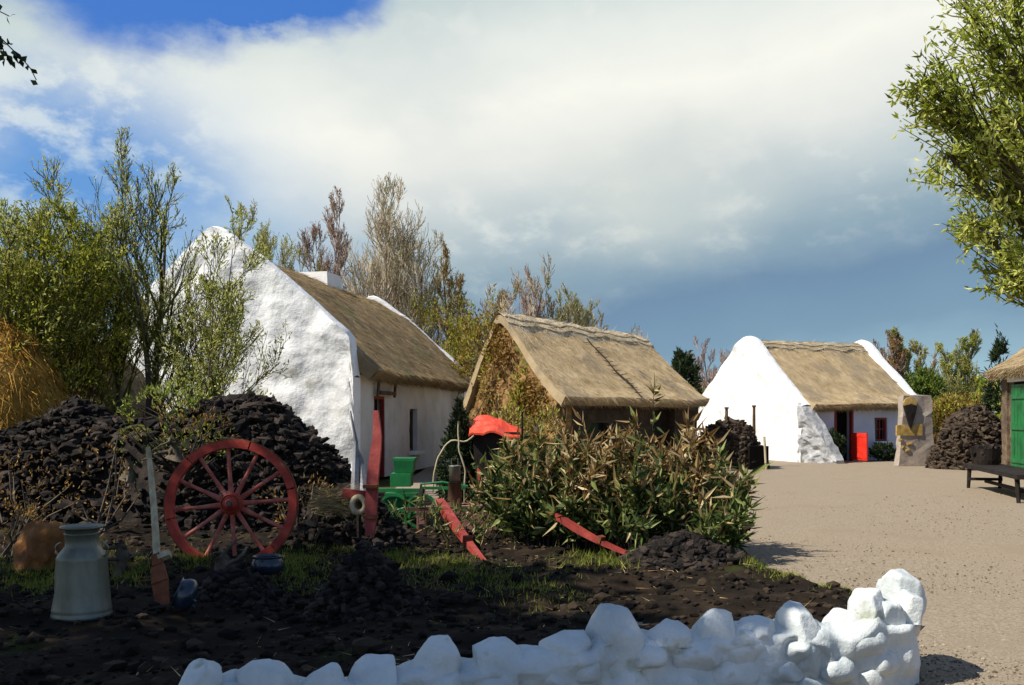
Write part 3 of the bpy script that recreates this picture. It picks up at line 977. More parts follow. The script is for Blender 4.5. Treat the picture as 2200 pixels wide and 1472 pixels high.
pf3 = lambda u: np.interp(np.abs(u), [0, .25, 1.3, 2.4, 3.3], [4.12, 4.02, 3.2, 2.3, 1.88])
ridge_cap(f3, pf3, .34, L3 - .32, .55, 29).build('ridge_cap', M['ridge'], roof3)
mb = MB(); panel(mb, f3, 2.66, 1.52, 2.18, .02, 1.72, .05, 4); d3 = mb.build('door', M['shade_fill'], c3)  # flat near-black panel; the doorway's inner shade is its colour
mb = MB(); frame_bars(mb, f3, 2.87, 1.45, 2.25, 0, 1.78, .08, .12, False); mb.build('frame', M['redframe'], d3)
mb = MB(); Rh = f3.R() @ rotz(rad(-6))
mb.box(f3(3.40, 2.06, .50), (.80, .05, .90), Rh)
for z_ in (.14, .86):
    mb.box(f3(3.40, 2.06, z_) - Rh[:, 1] * .031, (.74, .012, .07), Rh)
for k_ in (-.2, 0, .2):
    mb.box(f3(3.40, 2.06, .50) + Rh[:, 0] * k_ - Rh[:, 1] * .027, (.012, .004, .64), Rh)
mb.tube([f3(2.9, 2.06, .3), f3(3.05, 2.06, .3)], .015, 5); mb.tube([f3(2.9, 2.06, .75), f3(3.05, 2.06, .75)], .015, 5)
hd = mb.build('half_door', M['red_bright'], c3); hd['label'] = 'bright red half door standing open'
mb = MB(); panel(mb, f3, 2.68, 3.2, 3.75, .65, 1.45, .02); w3 = mb.build('window', M['glass'], c3)
mb = MB(); frame_bars(mb, f3, 2.82, 3.2, 3.75, .65, 1.45, .07, .08); mb.box(f3(2.82, 3.475, 1.05), (.04, .035, .66), f3.R()); mb.box(f3(2.823, 3.475, 1.06), (.03, .41, .03), f3.R()); mb.build('frame', M['redframe'], w3)
mb = MB(); mb.box(f3(2.98, 3.475, .61), (.2, .75, .07), f3.R()); mb.build('sill', M['white_far'], w3)

# ---- building 4: right edge, green door
P4 = (gx(2152, 25), 25.0)
a4 = rad(188.6)
u4 = np.array([math.cos(a4), -math.sin(a4)])
f4 = Frame((P4[0] - u4[0] * 2.6, P4[1] - u4[1] * 2.6), a4)
c4 = thing('thatched_outbuilding', 'thatched outbuilding with green doors at the right edge of the yard', 'outbuilding', f4.O)
L4 = 7.5
prof4 = [(-2.6, 2.45), (-1.2, 3.6), (0, 4.6), (1.2, 3.7), (2.6, 2.5)]
mb = MB()
gable(mb, f4, prof4, 0, .4, 1, 33, .04)
gable(mb, f4, prof4, L4, .4, -1, 34, .04)
wall_openings(mb, f4, 2.55, .38, L4 - .38, 2.65, [(.75, 3.95, 0., 2.36)], 35, .03)
wall_openings(mb, f4, -2.2, .38, L4 - .38, 2.55, [], 36, .03)
mb.build('wall', M['stone'], c4)
mb = MB(); mb.box(f4(2.62, 2.35, 2.47), (.1, 3.5, .2), f4.R()); mb.build('lintel', M['white_far'], c4)
for k, (wa, wb) in enumerate(((.78, 2.34), (2.37, 3.92))):
    mb = MB(); panel(mb, f4, 2.60, wa, wb, .12, 2.30, .06, 7)
    for z in (.45, 1.25, 2.0):
        mb.box(f4(2.645, (wa + wb) / 2, z), (.03, (wb - wa) * .94, .1), f4.R())
    mb.build('door', M['green'], c4)
out4 = [(-2.95, 2.4), (-1.2, 3.72), (-.2, 4.6), (0, 4.72), (.2, 4.62), (1.2, 3.9), (2.4, 3.0), (2.98, 2.68)]
thatch(f4, out4, -.15, L4 + .15, 37, None, .2, 8000, .03).build('roof', M['thatch'], c4)


# ------------------------------------------------------------------ turf
def heap(name, label, cat, c, shape, nsod, sod, mat, seed, loc, group=None, core=.93, tilt=.35, parts=None):
    """shape(a,t) -> point on the surface, a angle 0..2pi, t 0 (foot) .. 1 (top)"""
    rng = np.random.default_rng(seed)
    mb = MB()
    A, T = np.meshgrid(np.linspace(0, 2 * PI, 49)[:-1], np.linspace(0, 1, 14), indexing='ij')
    V = shape(A, T)
    cc = np.asarray(c, float)
    V = cc + (V - cc) * core
    V = V + (.03 * fbm(V * 3, seed))[..., None]
    mb.grid(V, closed_u=True)
    a, t = rng.uniform(0, 2 * PI, nsod), 1 - np.sqrt(rng.uniform(0, 1, nsod))
    t = np.where(rng.uniform(0, 1, nsod) < .4, rng.uniform(.6, 1, nsod), t)
    P = shape(a, t)
    P = cc + (P - cc) * rng.uniform(.95, 1.03, nsod)[:, None]
    S = np.array(sod) * rng.uniform(.55, 1.2, (nsod, 3)) * (rng.uniform(0, 1, (nsod, 1)) ** 2 * .9 + .5)
    mb.sods(P, S * 1.12, rand_rots(nsod, rng, tilt), .16, rng)
    o = mb.build(name, mat, None, loc)
    return tag(o, label, cat, group)


def mound(cx_, cy_, rx, ry, h, power=1.6, topflat=.0, skew=(0, 0), seed=0, rough=.12, z0=0.):
    def f(a, t):
        k = (1 - t) ** (1 / power)
        k = topflat * (t < .999) + (1 - topflat) * k if topflat else k
        wob = 1 + rough * vnoise(np.stack([np.cos(a) * 1.7 + 5, np.sin(a) * 1.7, t * 2.2], -1), seed)
        wob = 1 + (wob - 1) * (1 - t * .3)
        return np.stack([cx_ + np.cos(a) * rx * k * wob + skew[0] * t, cy_ + np.sin(a) * ry * k * wob + skew[1] * t,
                         z0 + h * t * (1 + .5 * rough * vnoise(np.stack([np.cos(a) * 3, np.sin(a) * 3, t * 3], -1), seed + 3))], -1)
    return f


def stack_shape(x0, x1, cy_, ry, tops, seed, z0=0.):
    """long turf stack running in x; tops = [(x, height)]"""
    tx = [p[0] for p in tops]
    tz = [p[1] for p in tops]
    cxm, rx = (x0 + x1) / 2, (x1 - x0) / 2

    def f(a, t):
        k = 1 - .55 * t ** 1.4
        # superellipse plan so the ends stay blunt
        ca, sa = np.cos(a), np.sin(a)
        ex = np.sign(ca) * np.abs(ca) ** .6
        ey = np.sign(sa) * np.abs(sa) ** .6
        kk = np.where(t > .86, np.maximum(0., (1 - t) / .14), 1.) ** .7
        x = cxm + ex * rx * (1 - .1 * t) * (.25 + .75 * kk)
        y = cy_ + ey * ry * k * kk
        h = np.interp(x, tx, tz)
        n = vnoise(np.stack([x * 1.6, y * 1.6, t * 3], -1), seed)
        return np.stack([x, y + .1 * n, z0 + h * t * (1 + .05 * n)], -1)
    return f


D = 14.2
heap('turf_stack', 'great black stack of cut turf below the big cottage gable', 'turf stack', (gx(380, D), D, .7),
     stack_shape(gx(-80, D), gx(748, D - .5), D, 1.3, [(gx(-60, D), zt(965, D)), (gx(40, D), zt(915, D)), (gx(110, D), zt(888, D)), (gx(165, D), zt(862, D)), (gx(230, D), zt(895, D)), (gx(300, D), zt(905, D)), (gx(400, D), zt(885, D)), (gx(480, D), zt(860, D)), (gx(560, D), zt(842, D)),
                                                 (gx(605, D), zt(862, D)), (gx(645, D), zt(905, D)), (gx(690, D), zt(942, D)), (gx(730, D), zt(985, D)), (gx(760, D), zt(1040, D))], 41),
     8000, (.20, .10, .09), M['peat'], 42, (gx(430, D), D, 0), 'turf stacks and heaps')
heap('turf_heap', 'black conical heap of wet turf in the middle foreground', 'turf heap', (gx(785, 7.6), 7.6, .15),
     mound(gx(785, 7.6), 7.6, .50, .45, .56, 1.15, 0, seed=43), 1500, (.10, .07, .05), M['peat'], 44, (gx(785, 7.6), 7.6, 0), 'turf stacks and heaps')
heap('turf_heap', 'low dark heap of turf in front of the red wheel', 'turf heap', (gx(500, 8.0), 8.0, .1),
     mound(gx(500, 8.0), 8.0, .50, .42, .33, 1.2, 0, seed=45), 1100, (.10, .07, .05), M['peat'], 46, (gx(500, 8.0), 8.0, 0), 'turf stacks and heaps')
heap('turf_heap', 'added dark turf heap standing for the shade under the leafy bushes', 'turf heap', (gx(1460, 10.0), 10.0, .15),
     mound(gx(1470, 10.2), 10.2, .75, .5, .34, 1.4, 0, seed=47), 1500, (.12, .08, .06), M['peat'], 48, (gx(1460, 10), 10, 0), 'turf stacks and heaps')  # added heap; its dark mass stands for shade below the bushes
heap('turf_heap', 'small black heap of turf behind the tall red shaft', 'turf heap', (gx(745, 11.6), 11.6, .15),
     mound(gx(745, 11.6), 11.6, .8, .5, .72, 1.5, 0, seed=147), 1500, (.16, .09, .07), M['peat'], 148, (gx(745, 11.6), 11.6, 0), 'turf stacks and heaps')
D = 28.5
D = 28.5
heap('turf_stack', 'dark brown turf stack against the outbuilding with green doors', 'turf stack', (gx(2085, D), D, .6),
     mound(gx(2092, D), D, 1.15, 1.1, 1.72, 2.6, 0, seed=49), 2200, (.24, .12, .10), M['peat_brown'], 50, (gx(2085, D), D, 0), 'turf stacks and heaps')

# low sod-roofed shelter between shed and far cottage
D = 29.0
tsh = thing('sod_shelter', 'low sod roofed shelter with a dark mouth against the far white gable', 'shelter', (gx(1570, D), D, 0))
shp = mound(gx(1566, D), D, 1.05, .9, 1.42, 2.3, 0, seed=51)
rng = np.random.default_rng(52)
mb = MB()
A, T = np.meshgrid(np.linspace(0, 2 * PI, 41)[:-1], np.linspace(0, 1, 12), indexing='ij')
mb.grid(shp(A, T), closed_u=True)
n = 1500
P = shp(rng.uniform(0, 2 * PI, n), 1 - np.sqrt(rng.uniform(0, 1, n)))
mb.boxes(P, np.array((.3, .12, .08)) * rng.uniform(.5, 1.2, (n, 3)), rand_rots(n, rng, .3), .3, rng)
P = shp(rng.uniform(0, 2 * PI, 1600), 1 - np.sqrt(rng.uniform(0, 1, 1600)))
mb.strands(P, rng.normal(0, .6, P.shape), rng.uniform(.15, .4, len(P)), .02, rng)
mb.build('sod_roof', M['peat_brown'], tsh)
mb = MB()
mb.box((gx(1622, 28.3), 28.35, .33), (.62, .5, .66), rotz(.3)); mb.build('opening', M['shade_fill'], tsh)  # solid near-black box; the shade of the mouth is its colour
mb = MB()
mb.tube([(gx(1646, 28.0), 28.0, 0), (gx(1642, 28.0), 28.0, zt(938, 28))], .035, 6); mb.build('door_post', M['palewood'], tsh)
for px, d, y0 in ((1561, 29.0, 878), (1620, 29.2, 874)):
    mb = MB()
    mb.tube([(gx(px, d), d, .6), (gx(px, d), d, zt(y0, d))], [.05, .045], 6)
    mb.box((gx(px, d), d, zt(y0, d) + .02), (.11, .11, .05))
    mb.build('stake', M['brownwood'], tsh)

# ------------------------------------------------------------------ hay
def haystack(name, label, cx_, cy_, r, h, mat, seed, n=9000, group=None, rx=1.):
    rng = np.random.default_rng(seed)
    prof = [(r * .92, 0), (r, h * .25), (r * 1.02, h * .5), (r * .8, h * .72), (r * .45, h * .9), (.05, h)]
    th = np.linspace(0, 2 * PI, 41)[:-1]
    P = resample(prof, .12)
    V = np.stack([cx_ + rx * P[:, None, 0] * np.cos(th), cy_ + P[:, None, 0] * np.sin(th), P[:, None, 1] + 0 * th], -1)
    V[..., :2] += (.07 * fbm(V * 2.2, seed))[..., None]
    mb = MB()
    mb.grid(V, closed_v=True, flip=True)
    i, j = rng.integers(0, len(P) - 1, n), rng.integers(0, 40, n)
    p = V[i, j] + rng.normal(0, .05, (n, 3))
    outw = nrm(np.stack([np.cos(th[j]), np.sin(th[j]), 0 * th[j]], -1))
    mb.strands(p, outw * .35 + np.array([0, 0, -1.]) + rng.normal(0, .35, (n, 3)), rng.uniform(.15, .5, n), .016, rng)
    o = mb.build(name, mat, None, (cx_, cy_, 0))
    return tag(o, label, 'haystack', group)


haystack('haystack', 'golden haystack cut off by the left edge beside the turf stack', gx(-28, 15.2), 15.2, 1.2, 3.1, M['hay'], 61, 11000)
haystack('hay_rick', 'broad weathered grey brown hay rick behind the left trees', gx(60, 19.5), 19.5, 1.7, 3.55, M['thatch_old'], 62, 9000, None, 1.5)


# ------------------------------------------------------------------ trees
def grow(mb, tips, p, d, L, r, depth, rng, up=.15, wob=.18, kids=(5, 4, 4), ang=.55, fall=.62, minr=.006, rr=.5):
    n = 5 if depth else 4
    pts = [np.array(p, float)]
    dd = nrm(d)
    for k in range(n):
        dd = nrm(dd + rng.normal(0, wob, 3) + np.array([0, 0, up]))
        pts.append(pts[-1] + dd * L / n)
    pts = np.array(pts)
    r1 = max(minr, r * (.35 if depth else .3))
    mb.tube(pts, np.linspace(r, r1, n + 1), 6 if r > .04 else 3, cap=False)
    if depth == 0:
        tips.append(pts)
        return
    nk = kids[len(kids) - depth] if depth <= len(kids) else kids[0]
    for k in range(nk):
        t = .3 + .7 * (k + rng.uniform(0, 1)) / nk
        i = min(n - 1, int(t * n))
        q = pts[i] + (pts[i + 1] - pts[i]) * (t * n - i)
        base = nrm(pts[i + 1] - pts[i])
        side = nrm(np.cross(base, rng.normal(size=3)))
        a = ang * rng.uniform(.6, 1.3)
        grow(mb, tips, q, base * math.cos(a) + side * math.sin(a), L * fall * rng.uniform(.7, 1.2) * (1.1 - .35 * t), max(minr, r * rr * (1.1 - .5 * t)),
             depth - 1, rng, up, wob, kids, ang, fall, minr, rr)


def tree(name, label, cat, base, H, seed, stems=1, lean=.1, up=.2, kids=(7, 5, 4), ang=.5, r=.09, fall=.5, leaf=None, nleaf=6, lsize=(.09, .035), group=None,
         bark='bark', twig='twig_grey', minr=.008, trunk_to=.9, droop=0., lbias=0., depth=3, wob=.12, rr=.5):
    rng = np.random.default_rng(seed)
    t = thing(name, label, cat, base, group)
    mt, mc = MB(), MB()
    tips = []
    for s_ in range(stems):
        a = rng.uniform(0, 2 * PI)
        d = np.array([math.cos(a) * lean, math.sin(a) * lean, 1.]) if stems > 1 or lean else np.array([0, 0, 1.])
        n = 9
        pts = [np.array(base, float) + (np.array([math.cos(a), math.sin(a), 0]) * .08 * (stems > 1))]
        dd = nrm(d)
        for k in range(n):
            dd = nrm(dd + rng.normal(0, .06, 3) + np.array([0, 0, .06]))
            pts.append(pts[-1] + dd * H * trunk_to / n * (1 if s_ == 0 else rng.uniform(.75, .98)))
        pts = np.array(pts)
        rs = np.linspace(r, max(minr, r * .08), n + 1)
        mt.tube(pts, rs, 7)
        nk = kids[0]
        for k in range(nk):
            tt = .22 + .78 * (k + rng.uniform(0, 1)) / nk
            i = min(n - 1, int(tt * n))
            q = pts[i] + (pts[i + 1] - pts[i]) * (tt * n - i)
            bd = nrm(pts[i + 1] - pts[i])
            side = nrm(np.cross(bd, rng.normal(size=3)))
            aa = ang * rng.uniform(.7, 1.3)
            grow(mc, tips, q, bd * math.cos(aa) + side * math.sin(aa), H * fall * rng.uniform(.6, 1.1) * (1.15 - .75 * tt), r * .45 * (1.1 - .7 * tt), depth - 1, rng, up, wob,
                 kids[1:], ang, .55, minr, rr)
    mt.build('trunk', M[bark], t)
    cr = mc.build('crown', M[twig], t)
    if leaf and tips:
        ml = MB()
        T = np.array([tp for tp in tips])
        m = len(T) * nleaf
        ti = rng.integers(0, len(T), m)
        s_ = rng.uniform(0, 3.999, m)
        i = s_.astype(int)
        fr_ = (s_ - i)[:, None]
        P = T[ti, i] * (1 - fr_) + T[ti, i + 1] * fr_ + rng.normal(0, .03, (m, 3))
        dirs = nrm(T[ti, i + 1] - T[ti, i]) * .7 + rng.normal(0, .55, (m, 3)) + np.array([0, 0, -droop])
        k = vnoise(P * .9 + seed, seed) > -.35 + lbias
        P, dirs = P[k], dirs[k]
        ml.leaves(P, dirs, lsize[0] * rng.uniform(.6, 1.3, len(P)), lsize[1], rng)
        ml.build('leaves', M[leaf], cr)
    return t


GL = 'young willows behind the turf stack'


def willow(label, px, d, top, seed, stems, lean, leaf, nleaf, lsize, kids=(12, 7, 5), ang=.65, fall=.42, r=.07, up=.13, twig='twig_green', lbias=-.15, bark='bark'):
    tree('willow_tree', label, 'tree', (gx(px, d), d, 0), zt(top, d), seed, stems, lean, up, kids, ang, r, fall, leaf, nleaf, lsize, GL, bark, twig, .005, .93, 0., lbias)


willow('forked bare stemmed willow standing in front of the white gable', 318, 17, 365, 71, 2, .10, 'lf_spring', 3, (.075, .025), (13, 7, 5), .5, .34, .10)
willow('tallest thin willow, its pale tips highest over the turf stack', 255, 18.5, 345, 72, 3, .10, 'lf_spring', 3, (.075, .024), (15, 8, 6), .5, .34, .06)
willow('dense olive green willow between the hay rick and the forked tree', 150, 17.5, 465, 73, 3, .14, 'lf_olive', 4, (.08, .028), (11, 7, 5), .55, .36)
willow('leafy green willow above the golden haystack', 80, 16.5, 470, 74, 4, .20, 'lf_olive', 5, (.09, .03))
willow('yellowing willow at the left edge with crooked top twigs', -10, 15.5, 410, 75, 3, .14, 'lf_spring', 4, (.085, .028))
willow('low spreading willow thick with green leaves before the gable foot', 395, 16, 610, 76, 4, .24, 'lf_spring', 4, (.075, .026), (10, 6, 4), .6, .40, .035)
willow('small willow with light leaves at the right of the group', 450, 17.5, 490, 77, 3, .14, 'lf_spring', 4, (.085, .03), (9, 6, 4), .55, .36, .04)
willow('bushy willow with brownish green leaves right over the hay rick', 95, 18.0, 540, 78, 4, .22, 'lf_olive', 5, (.085, .03), (11, 7, 5), .7, .44, .05)

GB = 'bare trees behind the cottages'


def bare(label, px, d, top, seed, stems, lean, kids, ang, fall, r, twig, leaf=None, nleaf=0, lsize=(.10, .035), up=.2, bark='bark', minr=.010):
    tree('bare_tree', label, 'tree', (gx(px, d), d, 0), zt(top, d), seed, stems, lean, up, kids, ang, r, fall, leaf, nleaf, lsize, GB, bark, twig, minr, .96, 0., 0., 3, .12)


bare('reddish brown narrow bare tree above the wide chimney', 690, 43, 440, 81, 2, .05, (26, 9, 6), .55, .24, .13, 'twig_red', 'lf_copper', 1)
bare('tallest wide bare tree with upswept branches right of the chimney', 800, 42, 425, 82, 3, .13, (20, 9, 6), .65, .36, .13, 'twig_grey', 'lf_spring', 1)
bare('grey bare tree leaning over the far verge of the big cottage', 868, 41, 480, 83, 3, .16, (14, 8, 6), .65, .36, .10, 'twig_grey', 'lf_spring', 1)
bare('narrow pale tree rising alone over the copper hedge', 992, 40, 545, 84, 3, .07, (20, 8, 5), .5, .24, .10, 'twig_olive', 'lf_copper', 3)
bare('dark forked bare tree at the left end of the shed ridge', 1085, 38, 598, 85, 3, .25, (10, 7, 5), .65, .38, .10, 'twig_grey', bark='bark_dark')
bare('mauve brown bare tree over the middle of the shed ridge', 1155, 42, 622, 86, 4, .18, (13, 8, 6), .6, .34, .09, 'twig_red')
bare('rounded olive bare tree over the right of the shed ridge', 1218, 42, 615, 87, 4, .17, (14, 8, 6), .6, .34, .09, 'twig_olive', 'lf_spring', 1)
bare('small bare tree peeping over the right end of the shed ridge', 1300, 43, 672, 88, 3, .2, (10, 6, 5), .6, .36, .06, 'twig_grey')
bare('yellow green tree just right of the big white gable peak', 560, 40, 470, 89, 4, .15, (13, 8, 5), .55, .32, .09, 'twig_olive', 'lf_spring', 4, (.11, .04))
bare('olive tree low behind the ridge of the big cottage', 640, 41, 520, 189, 4, .2, (12, 8, 5), .6, .34, .08, 'twig_olive', 'lf_olive', 4, (.11, .04))
bare('pale thin tree behind the far verge of the big cottage', 915, 42, 590, 190, 4, .2, (12, 8, 5), .6, .34, .07, 'twig_grey', 'lf_spring', 1)
bare('reddish bare tree behind the left slope of the far white gable', 1535, 46, 736, 90, 4, .18, (12, 7, 5), .6, .34, .08, 'twig_red')
bare('brown bare tree touching the right verge of the far cottage', 1905, 46, 722, 91, 4, .11, (15, 8, 6), .5, .30, .09, 'twig_red', 'lf_copper', 2, (.11, .04))
bare('broad brownish tree between the far cottage and the single slim tree', 1955, 47, 720, 92, 4, .11, (15, 8, 6), .5, .32, .09, 'twig_red', 'lf_olive', 3, (.11, .04))
bare('single slim tree in the gap above the right turf stack', 2062, 45, 712, 93, 3, .08, (20, 8, 5), .5, .28, .09, 'twig_olive', 'lf_olive', 3, (.11, .04))
bare('greyish bare sapling left of the single slim tree', 2022, 48, 770, 94, 3, .14, (11, 7, 5), .55, .32, .06, 'twig_grey')


# ------------------------------------------------------------------ shrubs
def shrub(name, label, base, H, rx, ry, nl, lsize, leaf, seed, group=None, cat='shrub', stems=14, twig='bark_dark', up=.5, gaps=-.15, leaf2=None, f2_=.0, hmin=.05, cone=0.):
    rng = np.random.default_rng(seed)
    t = thing(name, label, cat, base, group)
    b = np.array(base, float)
    n = nl
    u = nrm(rng.normal(size=(n * 2, 3)))
    rr_ = rng.uniform(.25, 1, n * 2) ** .45
    P = u * rr_[:, None]
    P[:, 2] = P[:, 2] * .5 + .5
    if cone:
        k = 1 - cone * P[:, 2]
        P[:, :2] *= k[:, None]
    P = P * np.array([rx, ry, H]) * (1 + .18 * vnoise(u * 2.3 + seed, seed))[:, None] + b + np.array([0, 0, hmin])
    k = fbm(P * (2.2 / max(rx, .4)) + seed, seed, 3) > gaps
    P, u = P[k][:n], u[k][:n]
    d = u * .6 + np.array([0, 0, up]) + rng.normal(0, .5, P.shape)
    ms = MB()
    for s_ in range(stems):
        q = P[rng.integers(0, len(P))]
        mid = (b + q) / 2 + rng.normal(0, .06, 3) * H
        ms.tube([b + rng.normal(0, .06, 3) * np.array([1, 1, 0]), mid, q], [.022, .014, .006], 4)
    ms.build('stems', M[twig], t)
    sel = np.zeros(len(P), bool)
    if leaf2:
        hh = (P[:, 2] - b[2]) / H
        sel = rng.uniform(0, 1, len(P)) < f2_ * np.clip(hh * 1.6 - .25, .08, 1)
    ml = MB(); ml.leaves(P[~sel], d[~sel], lsize[0] * rng.uniform(.6, 1.4, (~sel).sum()), lsize[1], rng); ml.build('leaves', M[leaf], t)
    if sel.any():
        ml = MB(); ml.leaves(P[sel], d[sel], lsize[0] * rng.uniform(.6, 1.4, sel.sum()), lsize[1], rng)
        ml.build('dry_leaves', M[leaf2], t)
    return t


GH = 'copper hedge between cottage and shed'
for k, (px, d, top, w, l1, l2, n_, lb) in enumerate([
        (925, 40, 650, 1.5, 'lf_olive', 'lf_copper', 5200, 'green tinged hedge bush just past the far verge of the big cottage'),
        (985, 38.5, 640, 1.2, 'lf_olive', 'lf_copper', 5200, 'tall olive hedge bush between the big cottage and the shed gable'),
        (1030, 33, 655, 1.05, 'lf_copper', 'lf_olive', 5200, 'tall coppery hedge bush beside the back of the shed gable'),
        (1066, 27.2, 655, .45, 'lf_copper', 'lf_olive', 1500, 'slender autumn coloured bush in front of the peak of the shed gable'),
        (1118, 26.0, 800, .42, 'lf_olive', 'lf_copper', 1200, 'slender olive bush in front of the sloping verge of the shed gable'),
        (1052, 29.5, 850, .8, 'lf_copper', 'lf_olive', 2600, 'low orange brown hedge bush at the foot of the shed gable'),
        (1092, 24.0, 880, .7, 'lf_orange', 'lf_olive', 1500, 'spindly coppery bush above the red cart cover'),
        (1165, 23.8, 888, .55, 'lf_orange', 'lf_olive', 1500, 'small amber bush at the left corner post of the shed')]):
    shrub('hedge_bush', lb, (gx(px, d), d, 0), zt(top, d), w, w * .7, n_, (.12, .05), l1, 100 + k, GH, 'shrub', 22, leaf2=l2, f2_=.4, gaps=-.1)
shrub('evergreen_bush', 'dark evergreen bush between shed roof and far white gable', (gx(1468, 40), 40, 0), zt(752, 40), 1.05, 1.0, 4500, (.2, .08), 'lf_dark', 111, None, 'shrub', 10, cone=.65)
shrub('evergreen_bush', 'dark conical evergreen beside the far end of the cottage front', (gx(990, 15.2), 15.2, 0), zt(893, 15.2), .52, .5, 6500, (.09, .03), 'lf_dark', 112, None, 'shrub', 12, cone=.85, gaps=-.6)
shrub('evergreen_bush', 'dark spiky conifer behind the right outbuilding roof', (gx(2148, 38), 38, 0), zt(722, 38), 1.0, 1.0, 3500, (.22, .05), 'lf_dark', 113, None, 'shrub', 10, cone=.8)
shrub('evergreen_bush', 'green bush behind the sloping verge of the far cottage', (gx(1985, 43), 43, 0), zt(800, 43), 1.3, 1.0, 4000, (.2, .08), 'lf_green', 114, None, 'shrub', 10, cone=.3)
for k, (px, d, top, w, lb) in enumerate([(2030, 40, 855, 1.0, 'amber hedge bush beside the stone monument'), (2080, 41, 850, 1.1, 'amber hedge bush above the right turf stack')]):
    shrub('hedge_bush', lb, (gx(px, d), d, 0), zt(top, d), w, .8, 2600, (.16, .07), 'lf_copper', 120 + k, 'amber hedge at the back of the yard', leaf2='lf_olive', f2_=.4)
shrub('dark_shrub', 'dark leafy plant against the wall left of the red half door', tuple(f3(3.45, .95, 0)), .95, .32, .3, 1500, (.11, .05), 'lf_dark', 130, None, 'shrub', 8)
shrub('dark_shrub', 'dark low plant under the window of the far cottage', tuple(f3(3.5, 3.1, 0)), .5, .5, .3, 1500, (.11, .05), 'lf_dark', 131, None, 'shrub', 8)
shrub('green_shrub', 'low green shrub growing over the middle of the turf stack below the gable', (gx(420, 14.4), 14.4, 1.2), .85, 1.15, .6, 2400, (.075, .027), 'lf_green', 132, None, 'shrub', 34, leaf2='lf_spring', f2_=.5, gaps=.12)
shrub('green_shrub', 'straggling olive shrub against the front of the turf stack', (gx(400, 12.75), 12.75, .75), 1.0, 1.0, .35, 1500, (.07, .025), 'lf_green', 134, None, 'shrub', 20, leaf2='lf_copper', f2_=.6, gaps=.1)
for k, (px, d, z_, h_, w_, ns, nl, lb) in enumerate(((60, 12.0, .1, 1.0, .7, 9, 260, 'dry brown twiggy sapling at the left edge in front of the turf stack'), (215, 12.2, .1, 1.25, .5, 7, 180, 'dry twiggy sapling left of the spade shaft'),
                                            (20, 10.6, .05, .6, .5, 8, 260, 'dry brown weeds left of the orange boulder'), (650, 11.6, .1, .7, .5, 10, 260, 'dry twiggy weeds right of the red wheel'))):
    shrub('dry_sapling', lb, (gx(px, d), d, z_), h_, w_, .35, nl, (.055, .025), 'lf_copper', 180 + k, None, 'shrub', ns, 'bark', gaps=-.2)
# far tree belt
rng = np.random.default_rng(77)
mb = MB()
n = 26000
a = rng.uniform(-.62, .62, n)
dd = rng.uniform(75, 95, n)
hh = 2.6 + 1.6 * fbm(np.stack([a * 22, a * 0, a * 0], -1), 3)
P = np.stack([np.tan(a) * dd, dd, rng.uniform(0, 1, n) ** .8 * np.maximum(hh, .8)], -1)
mb.leaves(P, rng.normal(0, 1, P.shape) + np.array([0, 0, .6]), .7, .35, rng)
tag(mb.build('far_hedgerow', M['lf_olive']), 'far hedgerow beyond the fields', kind='stuff')


def cane_plant(name, label, base, H, spread, ncane, seed, leaf, dry, fdry, group, ll=.14, lw=.042, lpc=36):
    """clump of arching canes set with long narrow leaves; the top leaves of some canes are dry"""
    rng = np.random.default_rng(seed)
    t = thing(name, label, 'bush', base, group)
    b = np.array(base, float)
    ms, P1, D1, P2, D2 = MB(), [], [], [], []
    for k in range(ncane):
        a = rng.uniform(0, 2 * PI)
        rr_ = math.sqrt(rng.uniform(0, 1))
        foot = b + np.array([math.cos(a), math.sin(a), 0]) * rr_ * spread * .55
        h = H * rng.choice([.6, .78, .92, 1.08, 1.28], p=[.25, .28, .22, .16, .09]) * rng.uniform(.93, 1.07) * (1.05 - .35 * rr_)
        out = np.array([math.cos(a), math.sin(a), 0]) * spread * .5 * rr_ * rng.uniform(.6, 1.5) + rng.normal(0, .06, 3)
        s_ = np.linspace(0, 1, 7)
        pts = foot + out * (s_ ** 1.8)[:, None] + np.array([0, 0, 1]) * h * (s_ - .12 * s_ ** 3)[:, None]
        ms.tube(pts, np.linspace(.008, .003, 7), 3, cap=False)
        tt = .18 + .82 * np.sqrt(rng.uniform(0, 1, lpc))
        p = np.stack([np.interp(tt, s_, pts[:, c]) for c in range(3)], -1)
        if rng.uniform() < .12:      # a bare dead cane with a few tip leaves
            p = p[:6] * .0 + pts[-1] + rng.normal(0, .03, (6, 3)); tt = np.ones(6); lp = 6
        else:
            lp = lpc
        d = rng.normal(0, .55, (lp, 3)) + np.array([0, 0, .55]) + out * .6
        isdry = (rng.uniform(0, 1, lp) < fdry * np.clip((tt - .55) * 2.6, .04, 1))
        P1.append(p[~isdry]); D1.append(d[~isdry]); P2.append(p[isdry]); D2.append(d[isdry])
    ms.build('canes', M['bark_dark'], t)
    P1, D1, P2, D2 = map(np.concatenate, (P1, D1, P2, D2))
    ml = MB(); ml.leaves(P1, D1, ll * rng.gamma(6, .165, len(P1)), lw * rng.uniform(.6, 1.5, len(P1)), rng, .06); ml.build('leaves', M[leaf], t)
    ml = MB(); ml.leaves(P2, D2, ll * rng.gamma(6, .19, len(P2)), lw * rng.uniform(.4, 1.3, len(P2)), rng, .06); ml.build('dry_leaves', M[dry], t)
    return t


